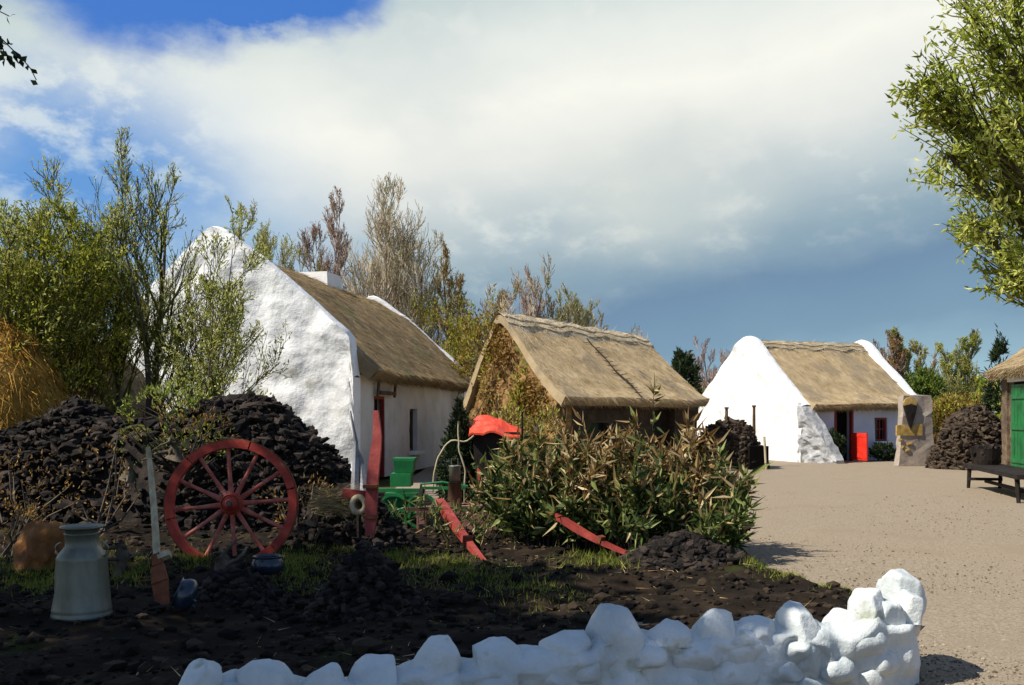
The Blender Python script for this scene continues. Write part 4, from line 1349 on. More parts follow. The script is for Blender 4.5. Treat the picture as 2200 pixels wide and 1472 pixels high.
GC = 'long leaved bushes in the bed'
cane_plant('weed_clump', 'sparse dark weeds in front of the green seed drill', (gx(905, 12.3), 12.3, .03), .62, .9, 26, 171, 'lf_bush', 'lf_orange', .3, None, .13, .022, 14)
cane_plant('weed_clump', 'sparse weeds between the drill and the left red beam', (gx(1000, 12.0), 12.0, .03), .5, .7, 22, 172, 'lf_bush', 'lf_orange', .3, None, .13, .022, 14)
for k, (px, d, top, sp, nc, fd, lb) in enumerate([
        (1100, 12.6, 950, .40, 40, .15, 'dark leafy bush behind the red sloping shafts'),
        (1130, 12.0, 930, .60, 60, .35, 'tall green bush right of the red cart cover'),
        (1225, 11.8, 905, .60, 70, .60, 'bush with coppery tips in front of the shed wall'),
        (1315, 11.5, 905, .60, 70, .70, 'bush with bright tan tips before the shed doorway'),
        (1395, 11.6, 900, .60, 70, .55, 'tall bush in front of the right corner of the shed'),
        (1470, 11.3, 925, .55, 70, .85, 'bush with the most orange dry leaves, near the gravel'),
        (1520, 11.0, 985, .45, 55, .30, 'green bush leaning out over the gravel edge'),
        (1535, 10.5, 1075, .36, 34, .10, 'lowest green bush at the gravel corner'),
        (1250, 11.4, 1010, .55, 55, .12, 'dark green low bush above the right red beam'),
        (1385, 11.0, 1005, .55, 60, .20, 'dark green front bush over the turf heap'),
        (1150, 11.6, 1020, .50, 50, .10, 'dark green low bush between the two red beams')]):
    cane_plant('leafy_bush', lb, (gx(px, d), d, .03), zt(top, d), sp, nc, 140 + k, 'lf_bush', 'lf_orange', fd * 1.25, GC)

# ------------------------------------------------------------------ right hand tree, top right, trunk out of frame
def crown_tree(name, label, base, H, r0, ells, seed, leaf, lsize, per, bark='bark', extra=None, cat='tree', tw=40):
    """ells: (centre, radii) leaf clouds carried on limbs from one trunk"""
    rng = np.random.default_rng(seed)
    t = thing(name, label, cat, base)
    b = np.array(base, float)
    mt, ml, mk = MB(), MB(), MB()
    k = np.linspace(0, 1, 9)
    trunk = b + np.array([0, 0, 1.]) * (H * k)[:, None] + .12 * np.stack([vnoise(np.stack([k * 3, 0 * k, 0 * k], -1), seed), vnoise(np.stack([k * 3, 0 * k + 5, 0 * k], -1), seed), 0 * k], -1)
    mt.tube(trunk, np.linspace(r0, r0 * .35, 9), 10)
    for c, rr_ in ells:
        c, rr_ = np.array(c, float), np.array(rr_, float)
        zi = np.clip((c[2] - b[2]) / H * .72, .2, .95)
        q = np.array([np.interp(zi, k, trunk[:, j]) for j in range(3)])
        mid = (q + c) / 2 + np.array([0, 0, -.12 * np.linalg.norm(c - q)]) + rng.normal(0, .08, 3)
        s_ = np.linspace(0, 1, 7)[:, None]
        lim = q * (1 - s_) ** 2 + 2 * mid * s_ * (1 - s_) + c * s_ ** 2
        mt.tube(lim, np.linspace(r0 * .28, .015, 7), 6)
        for j in range(tw):
            u = nrm(rng.normal(size=3))
            e = c + u * rr_ * rng.uniform(.55, 1.08)
            st = lim[rng.integers(3, 7)]
            md = (st + e) / 2 + rng.normal(0, .05, 3)
            tp = np.array([st, md, e])
            mk.tube(tp, [.012, .008, .004], 3, cap=False)
            m = per
            f = rng.uniform(.25, 1.05, m)[:, None]
            P = st * (1 - f) ** 2 + 2 * md * f * (1 - f) + e * f ** 2 + rng.normal(0, .07, (m, 3)) * rr_
            d = nrm(e - st) * .6 + rng.normal(0, .6, (m, 3))
            ml.leaves(P, d, lsize[0] * rng.uniform(.6, 1.35, m), lsize[1], rng)
    mt.build('trunk', M[bark], t)
    cr = mk.build('crown', M['twig_green'], t)
    ml.build('leaves', M[leaf], cr)
    return t


def ell(px, py, d, rpx, ry=None, rd=.7):
    return (at(px, py, d), (rpx / F * d, rd, (ry or rpx) / F * d))


crown_tree('leafy_tree', 'yellow green leafy tree reaching in at the top right', (gx(2380, 11), 11, 0), 6.6, .2,
           [ell(2090, 40, 10.6, 85), ell(2160, 110, 11, 90), ell(2010, 205, 10.3, 75), ell(1985, 170, 10.2, 55), ell(2090, 200, 11, 95), ell(2180, 260, 10.4, 110), ell(2040, 335, 10.5, 75), ell(2120, 350, 11.2, 95),
            ell(2100, 480, 10.6, 65), ell(2170, 460, 11, 90), ell(2165, 580, 10.7, 60), ell(2215, 560, 10.4, 75), ell(2230, 80, 10.5, 110), ell(2270, 340, 11, 110), ell(2250, 200, 11.4, 110),
            ell(2330, 120, 11, 120), ell(2350, 440, 11, 110), ell(2420, 300, 11, 120), ell(2450, 120, 11, 120), ell(2110, -80, 11, 110), ell(2250, -80, 11, 120), ell(2400, -60, 11, 120), ell(2180, 300, 12, 110), ell(2560, 100, 11, 140), ell(2500, -130, 11, 130), ell(2390, -220, 11, 130), ell(2600, 320, 11, 130), ell(2420, 160, 12.2, 130), ell(2480, 380, 12, 130)],
           201, 'lf_right', (.095, .033), 18, tw=36)

# overhanging tree beside the camera on the left: only its drooping spray is in the picture, its shade lies over the bed
t = crown_tree('overhanging_tree', 'drooping dark leafy spray hanging in at the top left corner', (-8.2, 1.6, 0), 8.5, .3,
               [((-9.6, 3.2, 8.2), (1.7, 1.6, 1.1)), ((-7.6, 3.6, 7.6), (1.6, 1.4, 1.0)), ((-6.2, 4.4, 7.4), (1.3, 1.2, .9)), ((-10.2, 5.6, 8.2), (1.5, 1.4, 1.0)), ((-8.2, 5.6, 8.4), (1.5, 1.3, 1.0)),
                ((-6.6, 2.4, 6.8), (1.3, 1.2, .9)), ((-5.0, 2.9, 7.0), (1.1, 1.0, .8)), ((-11.6, 4.2, 8.6), (1.4, 1.4, 1.0)), ((-7.0, 6.2, 8.2), (1.2, 1.0, .8)), ((-8.4, .8, 7.8), (1.5, 1.5, 1.0)),
                ((-11.4, 6.6, 8.8), (1.6, 1.4, 1.0)), ((-9.4, 7.2, 8.8), (1.5, 1.2, .9)), ((-6.0, 1.2, 6.8), (1.3, 1.1, .8)), ((-5.0, 3.9, 7.2), (1.0, .8, .7))],
               202, 'lf_dark', (.27, .14), 38, 'bark_dark', tw=40)
mb, ml = MB(), MB()
rng = np.random.default_rng(203)
for pth in ([(-4.6, 5.2, 5.2), (-3.6, 6.0, 4.7), at(-40, 40, 6.2), at(30, 110, 6.2), at(62, 140, 6.2), at(78, 172, 6.2)], [(-4.6, 5.2, 5.2), (-3.7, 6, 4.6), at(-30, 10, 6.0), at(20, 35, 6.0)],
            [at(-40, 40, 6.2), at(0, 90, 6.2), at(12, 120, 6.2)]):
    pth = resample(np.array(pth), .08)
    mb.tube(pth, np.linspace(.012, .003, len(pth)), 4)
    k = rng.integers(len(pth) // 3, len(pth), 26)
    ml.leaves(pth[k] + rng.normal(0, .012, (26, 3)), rng.normal(0, .6, (26, 3)) + np.array([.2, 0, -.6]), rng.uniform(.05, .085, 26), .04, rng)
tw_ = mb.build('spray', M['bark_dark'], t)
ml.build('leaves', M['lf_dark'], tw_)

# ------------------------------------------------------------------ white boulder wall in front
def dwall(px):
    return 4.55 + 1.22 * (px - 300) / 1660


stones = [(418, 1427, 105, .3), (555, 1430, 142, .3), (690, 1436, 118, .28), (808, 1419, 125, .3), (938, 1378, 135, .36), (1070, 1379, 130, .34), (1212, 1362, 125, .40), (1328, 1306, 128, .62),
          (1440, 1336, 95, .42), (1540, 1314, 118, .46), (1636, 1331, 84, .4), (1735, 1299, 128, .5), (1830, 1315, 100, .46), (1878, 1270, 90, .46)]
wl = thing('white_stone_wall', 'low garden wall of white limewashed boulders along the front of the bed', 'wall', (gx(1100, 5.2), 5.2, 0))
rng = np.random.default_rng(9)
hx = [300, 345] + [s_[0] for s_ in stones] + [1900, 1935, 1990]
hz = [.02, .2] + [zt(s_[1] + s_[2] * .47, dwall(s_[0])) for s_ in stones] + [zt(1345, 5.75), zt(1330, 5.8), zt(1335, 5.8)]
mb = MB()
pxs = np.linspace(320, 1982, 260)
dd_ = dwall(pxs)
hh = np.interp(pxs, hx, hz) + .02 * vnoise(np.stack([pxs * .03, 0 * pxs, 0 * pxs], -1), 5)
thk = np.interp(pxs, [300, 1850, 1920, 2000], [.34, .34, .55, .60])
rows = []
for zz in np.linspace(0, 1, 26):
    rows.append((0 * pxs, zz * hh * .93))
for a_ in np.linspace(.2, PI - .2, 9):
    rows.append((thk * (.5 - .5 * math.cos(a_)), hh * .93 + .045 * math.sin(a_)))
for zz in np.linspace(1, 0, 12):
    rows.append((thk, zz * hh * .93))
V = np.stack([np.stack([gx(pxs, dd_), dd_ + dy - .04, z_], -1) for dy, z_ in rows], 1)
# rounded right corner: the last columns turn back into the end face
k = np.clip((pxs - 1935) / 47, 0, 1)
V[:, :26, 1] += (.10 * k ** 2.5)[:, None]
n1 = fbm(V * 3.2, 41, 2)
n2 = 1 - 2 * np.abs(fbm(V * 5.5 + 9, 43, 2))
nv = np.zeros_like(V); nv[..., 1] = -1; nv[:, 26:35, 2] = .6; nv[:, 26:35, 1] = -.2; nv[:, 35:, 1] = 1
V = V + nv * (.055 * n1 + .03 * n2)[..., None]
mb.grid(V)
end = V[-1]
mb.grid(np.stack([end, end * 0 + end.mean(0) + np.array([.02, 0, 0])], 0))
end = V[0]
mb.grid(np.stack([end, end * 0 + end.mean(0)], 0), flip=True)
# boulders showing in the face under the coping row
for row, (zf, off) in enumerate(((.74, 0.), (.40, 55.), (.12, 20.))):
    for px in np.arange(380 + off, 1900, 112):
        pxx = px + rng.uniform(-20, 20)
        d_ = dwall(pxx)
        h_ = float(np.interp(pxx, hx, hz))
        r_ = np.random.default_rng(int(px) * 7 + row)
        v, f = ico(3)
        p = v * (1 + .12 * fbm(v * 1.3 + px, 61, 2))[:, None]
        for _ in range(11):
            n_ = nrm(r_.normal(size=3) + np.array([0, -.5, .2]))
            ov = np.maximum(0, p @ n_ - r_.uniform(.62, .9))
            p = p - .97 * ov[:, None] * n_
        sz = r_.uniform(.10, .15)
        mb.add(p * np.array([sz * 1.2, .13, sz * .85]) + np.array([gx(pxx, d_), d_ + .015, h_ * zf]), f)
mb.build('wall_body', M['white_stone'], wl, smooth=True)


def boulder(px, py, d, w, h, dep, sd, peak=0., skew=0.):
    """rounded boulder with a few flats, bedded in the limewash; top at pixel height py"""
    r_ = np.random.default_rng(sd)
    v, f = ico(4)
    p = v * (1 + .13 * fbm(v * 1.3 + sd * 3.7, sd, 2))[:, None]
    for _ in range(13):
        n_ = nrm(r_.normal(size=3) + np.array([0, -.25, .35]))
        c_ = r_.uniform(.62, .90)
        ov = np.maximum(0, p @ n_ - c_)
        p = p - .97 * ov[:, None] * n_
    if peak:
        zz = np.clip(p[:, 2], 0, 1)
        p[:, 0] = p[:, 0] * (1 - peak * zz) + skew * zz
    p = p * (1 + .025 * fbm(v * 5 + sd, sd + 1, 2))[:, None] * np.array([w * .54, dep, h])
    p = p + np.array([gx(px, d), d + .08, 0])
    p[:, 2] += zt(py, d) - p[:, 2].max()
    m_ = MB(); m_.add(p, f)
    m_.build('coping_stone', M['white_stone'], wl, smooth=True)


for k, (px, py, wpx, hk) in enumerate(stones):
    d = dwall(px)
    w = wpx / F * d
    boulder(px, py, d, w, w * (.55 if k not in (7, 11) else .72), .16, 400 + k, *{7: (.3, .0), 11: (.35, -.38), 0: (.15, 0.)}.get(k, (0., 0.)))
boulder(1946, 1226, 5.95, .27, .20, .17, 431)
boulder(1962, 1272, 5.80, .20, .17, .15, 432)
boulder(1915, 1290, 5.72, .20, .17, .13, 433)
boulder(1935, 1245, 6.15, .24, .18, .16, 434)

# ------------------------------------------------------------------ things in the bed
# milk churn
bx, by = gx(176, 7.25), 7.25
z0 = float(soil_h(bx, by)) - .015
ch = thing('milk_churn', 'dented galvanised milk churn standing on the dark soil', 'milk churn', (bx, by, z0))
mb = MB()
mb.lathe([(0, 0), (.222, 0), (.226, .02), (.221, .035), (.218, .05), (.221, .06), (.216, .075), (.205, .2), (.193, .36), (.186, .46), (.186, .475), (.178, .49), (.165, .515), (.140, .55), (.128, .565), (.126, .60), (.126, .655), (.13, .66), (.13, .67), (.12, .672), (0, .66)], (bx, by, z0), 48)
mb.v[0][:, 2] = z0 + (mb.v[0][:, 2] - z0) * .92
_d = fbm(mb.v[0] * 6.5, 77, 2); mb.v[0][:, :2] += ((mb.v[0][:, :2] - np.array([bx, by])) * -.06); mb.v[0][:, :2] += ((mb.v[0][:, :2] - np.array([bx, by])) * (.022 * np.minimum(_d, .1))[:, None] * 3)
body = mb.build('body', M['galv'], ch, smooth=True)
mb = MB()
mb.lathe([(.112, .655), (.118, .70), (.150, .705), (.155, .715), (.150, .724), (.10, .728), (.04, .735), (0, .735)], (bx, by, z0 - .055), 40); mb.build('lid', M['galv'], ch, smooth=True)
for s_ in (-1, 1):
    mb = MB()
    th = np.linspace(0, PI, 9)
    pts = np.stack([bx + s_ * (.15 + .045 * np.sin(th)), by + 0 * th, z0 + .49 + .05 * np.cos(th)], -1)
    mb.tube(pts, .009, 6); mb.build('handle', M['galv'], ch, smooth=True)

# cart wheel
wc = at(498, 1083, 10.3)
R0 = 138 / F * 10.3
wh = thing('spoked_cartwheel', 'red wooden cart wheel with twelve spokes leaning on the turf stack', 'wheel', (wc[0], wc[1], 0))
WR = rotx(rad(-8)) @ rotz(rad(6))


def wp(x, y, z):
    return wc + WR @ np.array([x, y, z])


rngw = np.random.default_rng(10)
mb = MB()
for k in range(6):       # six felloes with small joints
    a = np.linspace(k * PI / 3 + .012, (k + 1) * PI / 3 - .012, 9) + .26
    ring = []
    for (r_, y_) in ((R0 - .085, -.045), (R0, -.045), (R0, .045), (R0 - .085, .045)):
        ring.append(np.array([wp(r_ * math.cos(t_), y_, r_ * math.sin(t_)) for t_ in a]))
    V = np.stack(ring, 1)
    mb.grid(V, closed_v=True)
    for e in (0, -1):
        mb.add(V[e], [[0, 1, 2, 3]] if e else [[3, 2, 1, 0]])
mb.build('rim', M['red_wheel'], wh)
mb = MB()
a = np.linspace(0, 2 * PI, 65)[:-1]
V = np.stack([np.array([wp(r_ * math.cos(t_), y_, r_ * math.sin(t_)) for t_ in a]) for (r_, y_) in ((R0 + .001, -.04), (R0 + .012, -.04), (R0 + .012, .04), (R0 + .001, .04))], 1)
mb.grid(V, closed_u=True, closed_v=True); mb.build('tyre', M['rust'], wh)
mb = MB()
mb.lathe([(0, .16), (.045, .16), (.05, .12), (.085, .11), (.09, .04), (.115, .03), (.12, -.03), (.09, -.05), (.08, -.14), (.04, -.145), (0, -.13)], wc, 20, WR @ rotx(rad(90)))
hub = mb.build('hub', M['red_wheel'], wh, smooth=True)
mb = MB()
mb.lathe([(.088, .115), (.094, .115), (.094, .085), (.088, .085), (.088, .115)], wc, 20, WR @ rotx(rad(90))); mb.build('iron_band', M['rust'], hub)
mb = MB(); mb.lathe([(0, .2), (.03, .2), (.032, .15), (0, .15)], wc, 12, WR @ rotx(rad(90))); mb.build('axle_cap', M['dark_metal'], hub)
for k in range(12):
    t_ = k * PI / 6 + .10 + rngw.normal(0, .015)
    q0, q1 = wp(.1 * math.cos(t_), 0, .1 * math.sin(t_)), wp((R0 - .08) * math.cos(t_), 0, (R0 - .08) * math.sin(t_))
    mb = MB()
    s_ = np.linspace(0, 1, 6)[:, None]
    mb.tube(q0 * (1 - s_) + q1 * s_, [.03, .027, .021, .02, .021, .024], 8)
    mb.build('spoke', M['spoke'], wh, smooth=True)

# loy spade
p0, p1 = at(318, 962, 8.6), at(337, 1192, 8.05)
tip = at(352, 1318, 7.7)
sp_ = thing('loy_spade', 'old turf spade with a long pale shaft and rusty blade', 'spade', (tip[0], tip[1], 0))
mb = MB()
s_ = np.linspace(0, 1, 9)[:, None]
mb.tube(p0 * (1 - s_) + p1 * s_ + np.array([.008, 0, 0]) * np.sin(s_ * PI), np.linspace(.022, .031, 9), 8); mb.build('shaft', M['palewood'], sp_, smooth=True)
mb = MB()
ax = nrm(tip - p1)
B_ = basis(ax, (0, -1, .2))
for (c0, c1, w0_, w1_, th_) in ((0, .12, .06, .085, .05), (.12, .30, .10, .135, .035), (.30, .62, .135, .10, .018)):
    Lb = np.linalg.norm(tip - p1)
    q0, q1 = p1 + ax * Lb * c0 / .62, p1 + ax * Lb * c1 / .62
    V = []
    for q, w in ((q0, w0_), (q1, w1_)):
        V += [q + B_[:, 0] * w / 2 * a_ + B_[:, 2] * th_ / 2 * b_ for a_, b_ in ((-1, -1), (1, -1), (1, 1), (-1, 1))]
    mb.add(V, [[0, 3, 2, 1], [4, 5, 6, 7], [0, 1, 5, 4], [1, 2, 6, 5], [2, 3, 7, 6], [3, 0, 4, 7]])
mb.build('blade', M['rust'], sp_)
mb = MB(); mb.box(p1 + ax * .035 - B_[:, 0] * .06, (.10, .06, .05), B_, 1, .004); mb.build('footrest', M['palewood'], sp_)


# iron pots
def pot(name, label, c, r, R=None, mat='bluepot'):
    t = thing(name, label, 'pot', (c[0], c[1], c[2]))
    mb = MB()
    prof = [(0, 0), (.55, .02), (.85, .16), (1.0, .42), (.98, .7), (.86, .95), (.82, 1.02), (.92, 1.08), (.93, 1.12), (.84, 1.12), (.76, 1.0), (.88, .7), (.86, .4), (.5, .12), (0, .1)]
    mb.lathe([(a * r, b * r) for a, b in prof], np.array(c), 32, R)
    mb.build('body', M[mat], t, smooth=True)
    for k in range(3):
        mb = MB()
        a = k * 2 * PI / 3 + .5
        q = np.array([math.cos(a) * r * .6, math.sin(a) * r * .6, .06 * r])
        q2 = np.array([math.cos(a) * r * .72, math.sin(a) * r * .72, -.16 * r])
        if R is not None: q, q2 = R @ q, R @ q2
        mb.tube([q + np.array(c), q2 + np.array(c)], [.09 * r, .06 * r], 6); mb.build('foot', M[mat], t)
    return t


pc = at(575, 1250, 8.7)
pot('iron_pot', 'round blue black iron pot standing right below the red wheel', (pc[0], pc[1], float(soil_h(pc[0], pc[1])) + .07), .145)
pc = at(385, 1318, 7.3)
pot('iron_pot', 'tipped over blue black iron pot beside the spade blade', (pc[0] + .12, pc[1], float(soil_h(pc[0], pc[1])) + .13), .125, rotz(.2) @ roty(rad(-68)))

# orange brown boulder left of the churn
tb = MB()
bx, by = gx(85, 9.6), 9.6
rock(tb, (bx, by, .24), (.22, .19, .30), 64, 4, .34, 1.7)
tag(tb.build('orange_boulder', M['terracotta'], None, (bx, by, 0), smooth=True), 'rounded orange brown boulder behind the milk churn', 'boulder')


# bog oak stumps and roots
def bogwood(name, label, c, r, h, nroot, seed, mat='bogwood', lift=.2):
    rng = np.random.default_rng(seed)
    t = thing(name, label, 'bog wood', c)
    mb = MB()
    c = np.array(c, float)
    k = np.linspace(0, 1, 7)
    mb.tube(c + np.stack([.1 * h * np.sin(k * 3), 0 * k, h * k], -1), r * (1.1 - .5 * k) * (1 + .2 * rng.normal(size=7)), 9)
    mb.build('stump', M[mat], t, smooth=True)
    mb = MB()
    for j in range(nroot):
        a = rng.uniform(0, 2 * PI)
        p = c + np.array([0, 0, h * rng.uniform(.2, .95)])
        d = np.array([math.cos(a), .6 * math.sin(a), rng.uniform(-.5, .8) + lift])
        pts = [p]
        for q in range(5):
            d = nrm(d + rng.normal(0, .4, 3))
            pts.append(pts[-1] + d * r * rng.uniform(.8, 1.4))
        mb.tube(pts, np.linspace(r * .32, r * .06, 6), 5)
    mb.build('roots', M[mat], t, smooth=True)


bogwood('bog_oak_stump', 'gnarled grey bog oak stump in front of the red wheel', (gx(470, 8.5), 8.5, .06), .09, .30, 7, 21, lift=-.3)
bogwood('bog_oak_stump', 'dark twisted bog wood between churn and spade', (gx(255, 9.4), 9.4, .05), .07, .32, 8, 22, lift=-.2)
bogwood('bog_oak_stump', 'pale bog wood branch lying on the turf above the spade', (gx(272, 12.4), 12.4, .75), .08, .30, 5, 23, lift=-.5)
bogwood('bog_oak_stump', 'brown bog wood lump on the turf above the wheel', (gx(375, 12.7), 12.7, 1.0), .10, .22, 5, 24, lift=-.5)
bogwood('bog_oak_stump', 'pale bog wood limb between wheel and straw bundle', (gx(668, 11.0), 11.0, .35), .06, .28, 5, 25, lift=-.2)

# straw bundle and hollow log
cb = at(722, 1078, 10.7)
tst = thing('straw_bundle', 'bundle of pale straw tied beside the red wheel', 'straw bundle', (cb[0], cb[1], 0))
rng = np.random.default_rng(26)
mb = MB()
n = 1500
s_ = rng.uniform(-1, 1, n)
P = cb + np.stack([s_ * .1, rng.normal(0, .05, n), rng.normal(0, .05, n)], -1)
mb.strands(P, np.stack([np.sign(rng.normal(size=n)), rng.normal(0, .5, n), rng.normal(0, .5, n)], -1), rng.uniform(.12, .3, n), .009, rng)
mb.build('straws', M['straw'], tst)
mb = MB(); mb.tube([cb + np.array([-.015, 0, 0]), cb + np.array([.015, 0, 0])], .085, 12); mb.build('band', M['straw'], tst)
lg = at(770, 1085, 10.5)
th = np.linspace(0, 2 * PI, 17)[:-1]
mb = MB()
ring = lambda y_, r_: np.stack([lg[0] + r_ * np.cos(th) * .85, lg[1] + y_ + 0 * th, lg[2] + r_ * np.sin(th)], -1)
mb.grid(np.stack([ring(.35, .11), ring(0, .115), ring(-.02, .1), ring(-.02, .055), ring(.05, .05), ring(.3, .045), ring(.32, .0)], 0), closed_v=True, flip=True)
tag(mb.build('hollow_log', M['palewood'], None, (lg[0], lg[1], 0), smooth=True), 'cut pale log with a dark hole beside the tall red shaft', 'log')

# upright red shaft of an upended cart
q0, q1 = at(795, 1150, 10.4), at(808, 882, 10.75)
ts_ = thing('upended_shaft', 'tall red cart shaft standing on end before the cottage door', 'cart shaft', (q0[0], q0[1], 0))
mb = MB()
ks = np.linspace(0, 1, 10)
wd = np.interp(ks, [0, .1, .45, .7, 1], [.085, .12, .125, .11, .05])
xo = np.interp(ks, [0, .45, .8, 1], [0, .0, .03, .0])
V = []
for k_, w_, x_ in zip(ks, wd, xo):
    c = q0 * (1 - k_) + q1 * k_ + np.array([x_, 0, 0])
    V.append([c + np.array([a_ * w_ / 2, b_ * .045, 0]) for a_, b_ in ((-1, -1), (1, -1), (1, 1), (-1, 1))])
V = np.array(V)
mb.grid(V, closed_v=True); mb.add(V[-1], [[0, 1, 2, 3]]); mb.add(V[0], [[3, 2, 1, 0]])
mb.build('shaft', M['red'], ts_)
mb = MB(); mb.box(at(768, 1062, 10.55), (.32, .06, .09), roty(.12)); mb.build('crossbar', M['red'], ts_)
mb = MB()
for zz in (1045, 1110):
    mb = MB(); mb.box(at(796, zz, 10.43), (.15, .11, .035)); mb.build('iron_strap', M['rust'], ts_)

# grey plough irons left of it
tp_ = thing('plough', 'grey iron plough with two pointed blades leaning by the cottage corner', 'plough', (gx(768, 11.2), 11.2, 0))
for k, (pa, pb, pc_, w) in enumerate((((753, 882), (765, 950), (762, 1055), .10), ((760, 945), (775, 985), (782, 1060), .13))):
    mb = MB()
    P = resample(np.array([at(*pa, 11.2), at(*pb, 11.15), at(*pc_, 11.0)]), .05)
    ww = np.linspace(.012, w, len(P))
    V = np.stack([P + np.stack([-ww / 2, 0 * ww, 0 * ww], -1), P + np.stack([0 * ww, 0 * ww - .025, 0 * ww], -1), P + np.stack([ww / 2, 0 * ww, 0 * ww], -1), P + np.stack([0 * ww, 0 * ww + .025, 0 * ww], -1)], 1)
    mb.grid(V, closed_v=True); mb.build('blade', M['greysteel'], tp_)
mb = MB(); mb.tube([at(745, 1075, 11.0), at(770, 1040, 11.1), at(800, 1030, 11.3)], [.03, .035, .03], 7); mb.tube([at(770, 1045, 11.05), at(772, 1155, 11.05)], .03, 6); mb.build('beam', M['darkwood'], tp_)

# two red beams, shafts of a broken cart
for (pa, da, pb, db, w, lb) in (((945, 1078), 12.2, (1043, 1212), 10.45, .095, 'red cart shaft sloping down to the soil, left of the pair'),
                                ((1196, 1108), 10.95, (1345, 1188), 10.35, .075, 'red cart shaft half buried in the bushes, right of the pair')):
    A_, B2 = at(*pa, da), at(*pb, db)
    s_ = thing('fallen_shaft', lb, 'cart shaft', (B2[0], B2[1], 0), 'red shafts lying in the bed')
    mb = MB()
    ks = np.linspace(0, 1, 8)
    Bm = basis(B2 - A_)
    V = []
    for k_ in ks:
        c = A_ * (1 - k_) + B2 * k_ + np.array([0, 0, -.03]) * math.sin(k_ * PI)
        ww = np.interp(k_, [0, .3, 1], [w, w * 1.1, w * .6])
        V.append([c + Bm[:, 0] * a_ * ww / 2 + Bm[:, 2] * b_ * ww * .42 for a_, b_ in ((-1, -1), (1, -1), (1, 1), (-1, 1))])
    V = np.array(V)
    mb.grid(V, closed_v=True); mb.add(V[-1], [[0, 1, 2, 3]]); mb.add(V[0], [[3, 2, 1, 0]])
    mb.build('shaft', M['red'], s_)
    mb = MB(); c = A_ * .35 + B2 * .65; mb.box(c, (w * 1.15, .05, w * 1.0), Bm); mb.build('iron_strap', M['rust'], s_)

# low cart bed with faded planks
D = 12.9
tc_ = thing('cart_bed', 'low faded pink plank cart bed between the red shafts', 'cart', (gx(960, D), D, 0))
mb = MB()
R_ = rotz(.12)
for k in range(9):
    x_ = gx(905, D) + k * .125
    mb.box((x_, D - .02 * k, zt(1118, D)), (.117, .05, .24 + .03 * math.sin(k * 2.1)), R_)
mb.build('side_boards', M['pink_wood'], tc_)
mb = MB(); mb.box((gx(975, D), D + .45, zt(1098, D)), (1.1, .85, .05), R_); mb.build('floor_boards', M['pink_wood'], tc_)
mb = MB(); mb.box((gx(975, D), D - .06, zt(1092, D)), (1.3, .06, .05), R_); mb.build('rail', M['brownwood'], tc_)
for px in (900, 1060):
    mb = MB()
    mb.lathe([(0, -.05), (.05, -.06), (.06, .06), (0, .05)], (gx(px, D), D + .35, .28), 14, roty(PI / 2)); mb.lathe([(.26, -.025), (.31, -.025), (.31, .025), (.26, .025), (.26, -.025)], (gx(px, D), D + .35, .28), 28, roty(PI / 2))
    for q in range(8):
        a = q * PI / 4
        mb.tube([(gx(px, D), D + .35, .28), (gx(px, D), D + .35 + .27 * math.cos(a), .28 + .27 * math.sin(a))], .014, 5)
    mb.build('wheel', M['darkwood'], tc_)

# green farm machine
D = 13.6
tg = thing('green_seed_box', 'green painted seed drill with stepped boxes by the cottage door', 'farm machine', (gx(860, D), D, 0))
def gbox(name, px0, py0, px1, py1, dep, d=D, mat='green', tap=1.0, jit=0):
    mb = MB()
    a_, b_ = at(px0, py0, d), at(px1, py1, d)
    mb.box(((a_[0] + b_[0]) / 2, d + dep / 2, (a_[2] + b_[2]) / 2), (abs(b_[0] - a_[0]), dep, abs(a_[2] - b_[2])), None, tap)
    return mb.build(name, M[mat], tg)
gbox('hopper', 848, 990, 886, 1016, .34, D, 'green', 1.12)
gbox('lid', 842, 985, 890, 990, .42)
gbox('seed_box', 838, 1018, 882, 1046, .4, D - .1)
gbox('tank', 826, 1060, 905, 1088, .5, D - .2)
gbox('rail', 815, 1092, 1000, 1100, .08, D - .25)
gbox('rail', 905, 1046, 1000, 1052, .06, D - .1)
gbox('crosspiece', 800, 1050, 912, 1057, .06, D - .3)
for px in (825, 868, 910, 990):
    gbox('leg', px, 1102, px + 7, 1150, .07, D - .25)
for px in (846, 905):
    mb = MB()
    mb.lathe([(.20, -.02), (.235, -.02), (.235, .02), (.20, .02), (.20, -.02)], at(px, 1098, D - .45), 26, rotx(PI / 2) @ roty(.0))
    for q in range(6):
        a = q * PI / 3 + .3
        c_ = at(px, 1098, D - .45)
        mb.tube([c_, c_ + .205 * np.array([math.cos(a), 0, math.sin(a)])], .012, 5)
    mb.build('wheel', M['green'], tg)
mb = MB(); mb.tube([at(900, 1090, D), at(905, 1040, D), at(950, 1036, D), at(1005, 1045, D)], .02, 6); mb.build('lever', M['green'], tg)
mb = MB(); mb.lathe([(0, 0), (.2, 0), (.2, .35), (0, .35)], at(862, 1128, D + .1), 18); mb.build('drum', M['dark_metal'], tg)

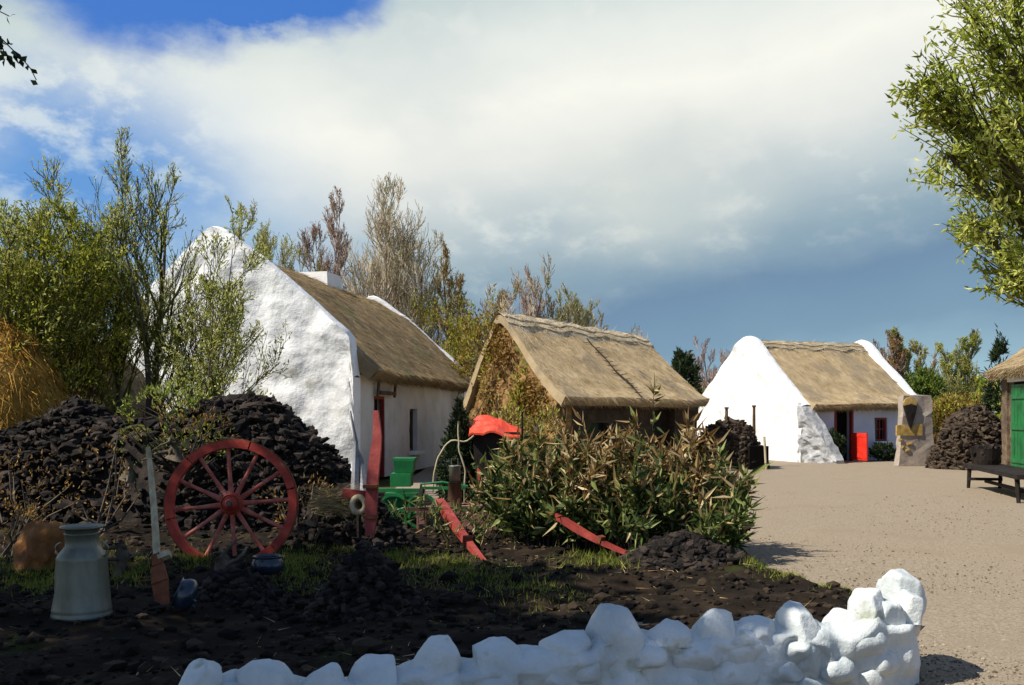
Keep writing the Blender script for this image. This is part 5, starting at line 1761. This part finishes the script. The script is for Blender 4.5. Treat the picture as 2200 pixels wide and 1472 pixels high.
# red topped cart behind the bushes
D = 15.0
tr_ = thing('red_cart', 'dark farm cart with a curved bright red cover behind the bushes', 'cart', (gx(1065, D), D, 0))
us, vs = np.linspace(0, 1, 16), np.linspace(0, 1, 9)
Uc, Vc = np.meshgrid(us, vs, indexing='ij')
xs_ = gx(1008, D) + Uc * (gx(1124, D) - gx(1008, D))
arch = np.interp(Uc, [0, .08, .2, .35, .6, .8, 1], [-.06, .03, .07, .085, .04, -.02, -.10])
Zc = zt(917, D) + arch - (.18 * np.sin(PI * np.clip(Uc * .9 + .08, 0, 1)) ** .6 + .05) * (Vc - .35)  + .035 * fbm(np.stack([Uc * 4, Vc * 4, 0 * Uc], -1), 5)
Yc = D + .25 - .55 * Vc
top = np.stack([xs_, Yc, Zc], -1)
mb = MB(); mb.grid(top); mb.grid(top - np.array([0, 0, .03]), flip=True)
for sl in (np.s_[0], np.s_[-1]):
    mb.grid(np.stack([top[sl], top[sl] - np.array([0, 0, .03])], 1))
for sl in (0, -1):
    mb.grid(np.stack([top[:, sl], top[:, sl] - np.array([0, 0, .03])], 1))
mb.build('cover', M['orange_red'], tr_, smooth=False)
mb = MB(); mb.box((gx(1066, D), D + .1, zt(945, D) - .16), (.64, .5, .56), None, 1.1); mb.build('body', M['darkwood'], tr_)
for px in (1030, 1104):
    mb = MB()
    mb.lathe([(.36, -.03), (.43, -.03), (.43, .03), (.36, .03), (.36, -.03)], (gx(px, D), D + .1, .43), 32, roty(PI / 2)); mb.lathe([(0, -.07), (.07, -.07), (.07, .07), (0, .07)], (gx(px, D), D + .1, .43), 14, roty(PI / 2))
    for q in range(10):
        a = q * PI / 5
        mb.tube([(gx(px, D), D + .1, .43), (gx(px, D), D + .1 + .38 * math.cos(a), .43 + .38 * math.sin(a))], .02, 5)
    mb.build('wheel', M['redframe'], tr_)

# bent pale branches by the dark evergreen
for k, (pp, lb) in enumerate((([(930, 1050), (932, 1020), (940, 985), (958, 955), (972, 945), (988, 948), (1000, 950), (1010, 943), (1018, 936)], 'bent pale hay rake frame in front of the dark evergreen'),
                              ([(985, 905), (984, 930), (986, 950), (985, 965), (992, 985), (1000, 1010), (998, 1040)], 'upright crooked pale stick in front of the dark evergreen'))):
    P = resample(np.array([at(x_, y_, 14.2 - .2 * k) for x_, y_ in pp] + [np.array([gx(pp[-1][0] if k else 930, 14.2), 14.2, 0.])] if k else [np.array([gx(930, 14.2), 14.2, 0.])] + [at(x_, y_, 14.2) for x_, y_ in pp]), .06)
    mb = MB(); mb.tube(P, np.linspace(.012, .014, len(P)) if k else .014, 6)
    tag(mb.build('bent_stick', M['palewood'], None, (P[0][0], P[0][1], 0), smooth=True), lb, 'stick')
# small can on a stump
D = 13.2
tcn = thing('metal_can', 'small pale metal can on a post by the dark evergreen', 'can', tuple(at(977, 1036, D)))
mb = MB(); mb.lathe([(0, 0), (.075, 0), (.075, .2), (.082, .21), (.082, .225), (.07, .225), (.068, .03), (0, .03)], at(977, 1036, D), 24); mb.build('body', M['galv'], tcn, smooth=True)
mb = MB(); mb.tube([at(970, 1005, D - .01), at(970, 985, D - .0), at(984, 985, D), at(984, 1005, D)], .005, 5); mb.build('handle', M['galv'], tcn)
mb = MB(); mb.tube([(gx(977, D), D, 0), at(977, 1036, D) - np.array([0, 0, .002])], [.10, .09], 9)
tag(mb.build('wooden_post', M['brownwood'], None, (gx(977, D), D, 0), smooth=True), 'short brown post carrying the small metal can', 'post')

# garden sticks between the trees
for k, (px, d, y1_, lb) in enumerate(((1010, 22.5, 835, 'white drainpipe like post at the far corner of the big cottage'), (1310, 12.4, 915, 'thin pale stake standing among the leafy bushes'), (1120, 13.5, 885, 'thin dark stake beside the red cart cover'))):
    mb = MB()
    mb.tube([(gx(px, d), d, 0), (gx(px + 2, d), d, zt(y1_, d))], [.022, .016], 6)
    if k: tag(mb.build('garden_stake', M['palewood' if k == 1 else 'darkwood'], None, (gx(px, d), d, 0)), lb, 'stake')

# ------------------------------------------------------------------ yard things
# stone monument
D = 30.0
tm = thing('stone_monument', 'grey stone monument with gilt emblem standing in front of the far cottage', 'monument', (gx(1966, D), D, 0))
mx, my = gx(1966, D), D
mb = MB()
Rm = rotz(rad(6))
hgt = zt(850, D)
zz = np.linspace(0, 1, 14)
prof_w = np.interp(zz, [0, .08, .45, 1], [.60, .57, .50, .44])
V = []
for k_, w_ in zip(zz, prof_w):
    ring = []
    for (a_, b_) in [(-1, -1), (-.5, -1), (0, -1), (.5, -1), (1, -1), (1, 0), (1, 1), (0, 1), (-1, 1), (-1, 0)]:
        p = np.array([a_ * w_, b_ * .15, hgt * k_])
        p[0] += .02 * vnoise(np.array([a_ * 3, k_ * 9, b_ * 2]), 3); p[1] += .02 * vnoise(np.array([a_ * 3, k_ * 9, b_ * 2]), 4)
        ring.append(Rm @ p + np.array([mx, my, 0]))
    V.append(ring)
V = np.array(V)
mb.grid(V, closed_v=True)
n0 = len(V[0])
mb.add(np.concatenate([V[-1], [V[-1].mean(0) + np.array([0, 0, .03])]]), [[k, (k + 1) % n0, n0] for k in range(n0)])
mb.build('pillar', M['monument'], tm)


def mp_(x, z, out=.30):
    return Rm @ np.array([x, .11 - out, z]) + np.array([mx, my, 0])


def relief(mb, pts, z_out0, z_out1):
    pts = np.asarray(pts, float)
    n = len(pts)
    f0 = np.array([mp_(x, z, z_out0) for x, z in pts]); f1 = np.array([mp_(x, z, z_out1) for x, z in pts])
    c = pts.mean(0)
    mb.add(np.concatenate([f0, f1, [mp_(c[0], c[1], z_out1 + .012)]]), [[k, (k + 1) % n, n + (k + 1) % n, n + k] for k in range(n)])
    mb.add(np.concatenate([f1, [mp_(c[0], c[1], z_out1 + .012)]]), [[k, (k + 1) % n, n] for k in range(n)])


def mz(py):
    return zt(py, D - .28)


def mxx(px):
    return gx(px, D - .28) - mx


mb = MB()
a = np.linspace(0, 2 * PI, 25)[:-1]
relief(mb, np.stack([mxx(1956) + .205 * np.cos(a), mz(866) + .17 * np.sin(a)], -1), .22, .32)
em = mb.build('emblem', M['gold'], tm)
mb = MB()
relief(mb, [(mxx(1941), mz(872)), (mxx(1946), mz(892)), (mxx(1956), mz(923)), (mxx(1966), mz(892)), (mxx(1970), mz(872)), (mxx(1956), mz(868))], .24, .35)
mb.build('dark_drop', M['darkwood'], em)
mb = MB()
relief(mb, [(mxx(1926), mz(936)), (mxx(1984), mz(936)), (mxx(1984), mz(911)), (mxx(1968), mz(911)), (mxx(1964), mz(918)), (mxx(1948), mz(918)), (mxx(1944), mz(912)), (mxx(1926), mz(914))], .22, .29)
mb.build('plaque', M['gold'], tm)
for (xa, xb, ya) in ((1930, 1940, 943), (1938, 1944, 958), (1950, 1962, 951), (1946, 1956, 965)):
    mb = MB(); relief(mb, [(mxx(xa), mz(ya + 6)), (mxx(xb), mz(ya + 6)), (mxx(xb), mz(ya)), (mxx(xa), mz(ya))], .25, .285)
    mb.build('worn_mark', M['gold'], tm)

# long dark bench / low sled at right
pa, pb = np.array([gx(2083, 21.0), 21.0]), np.array([gx(2185, 17.6), 17.6])
tbh = thing('timber_sled', 'long low black timber trestle on the gravel at the right edge', 'trestle', (pb[0], pb[1], 0))
ax = np.array([*(pb - pa), 0]); Lb = np.linalg.norm(ax); ax /= Lb
sd = np.array([-ax[1], ax[0], 0])
if sd[0] < 0: sd = -sd
Rb = np.stack([sd, -ax, np.array([0, 0, 1.])], 1)
ctr = np.array([*(pa + pb) / 2, 0])
mb = MB()
for k in range(4):
    mb.box(ctr + sd * (k * .2 + .02) + np.array([0, 0, .47]), (.185, Lb + .5, .09), Rb, 1, .006, rngw)
mb.build('planks', M['darkwood'], tbh)
for e in (-1, 1):
    for s_ in (0, .62):
        c = ctr + ax * e * (Lb / 2) + sd * s_
        mb = MB(); mb.tube([c - ax * -e * .0 + np.array([0, 0, .45]), c + ax * e * .10 + np.array([0, 0, 0])], [.045, .035], 6); mb.build('leg', M['darkwood'], tbh)
    mb = MB(); c = ctr + ax * e * (Lb / 2 - .03) + sd * .31; mb.box(c + np.array([0, 0, .2]), (.66, .05, .06), Rb); mb.build('crossbar', M['darkwood'], tbh)
mb = MB(); mb.box(ctr + sd * .31 + np.array([0, 0, .16]), (.06, Lb - .1, .06), Rb); mb.build('stretcher', M['darkwood'], tbh)
# dark load on it (turf creel)
tcr = thing('turf_creel', 'dark wicker creel of turf standing at the far end of the black trestle', 'creel', tuple(np.array([*pa, .5])))
mb = MB()
cc = np.array([pa[0] + .3, pa[1] - .1, .496])
th = np.linspace(0, 2 * PI, 25)[:-1]
rows = []
for z_, r_ in ((0, .24), (.12, .27), (.25, .29), (.36, .31)):
    rows.append(np.stack([cc[0] + r_ * np.cos(th) + .012 * np.cos(th * 12 + z_ * 40), cc[1] + r_ * np.sin(th), cc[2] + z_ + 0 * th], -1))
mb.grid(np.array(rows), closed_v=True, flip=True); mb.build('basket', M['darkwood'], tcr)
mb = MB(); rng = np.random.default_rng(5); nn_ = 60
mb.boxes(cc + np.array([0, 0, .3]) + rng.normal(0, .1, (nn_, 3)) * np.array([1, 1, .5]), np.array((.2, .09, .08)) * rng.uniform(.7, 1.2, (nn_, 3)), rand_rots(nn_, rng, .4), .2, rng)
mb.build('sods', M['peat'], tcr)
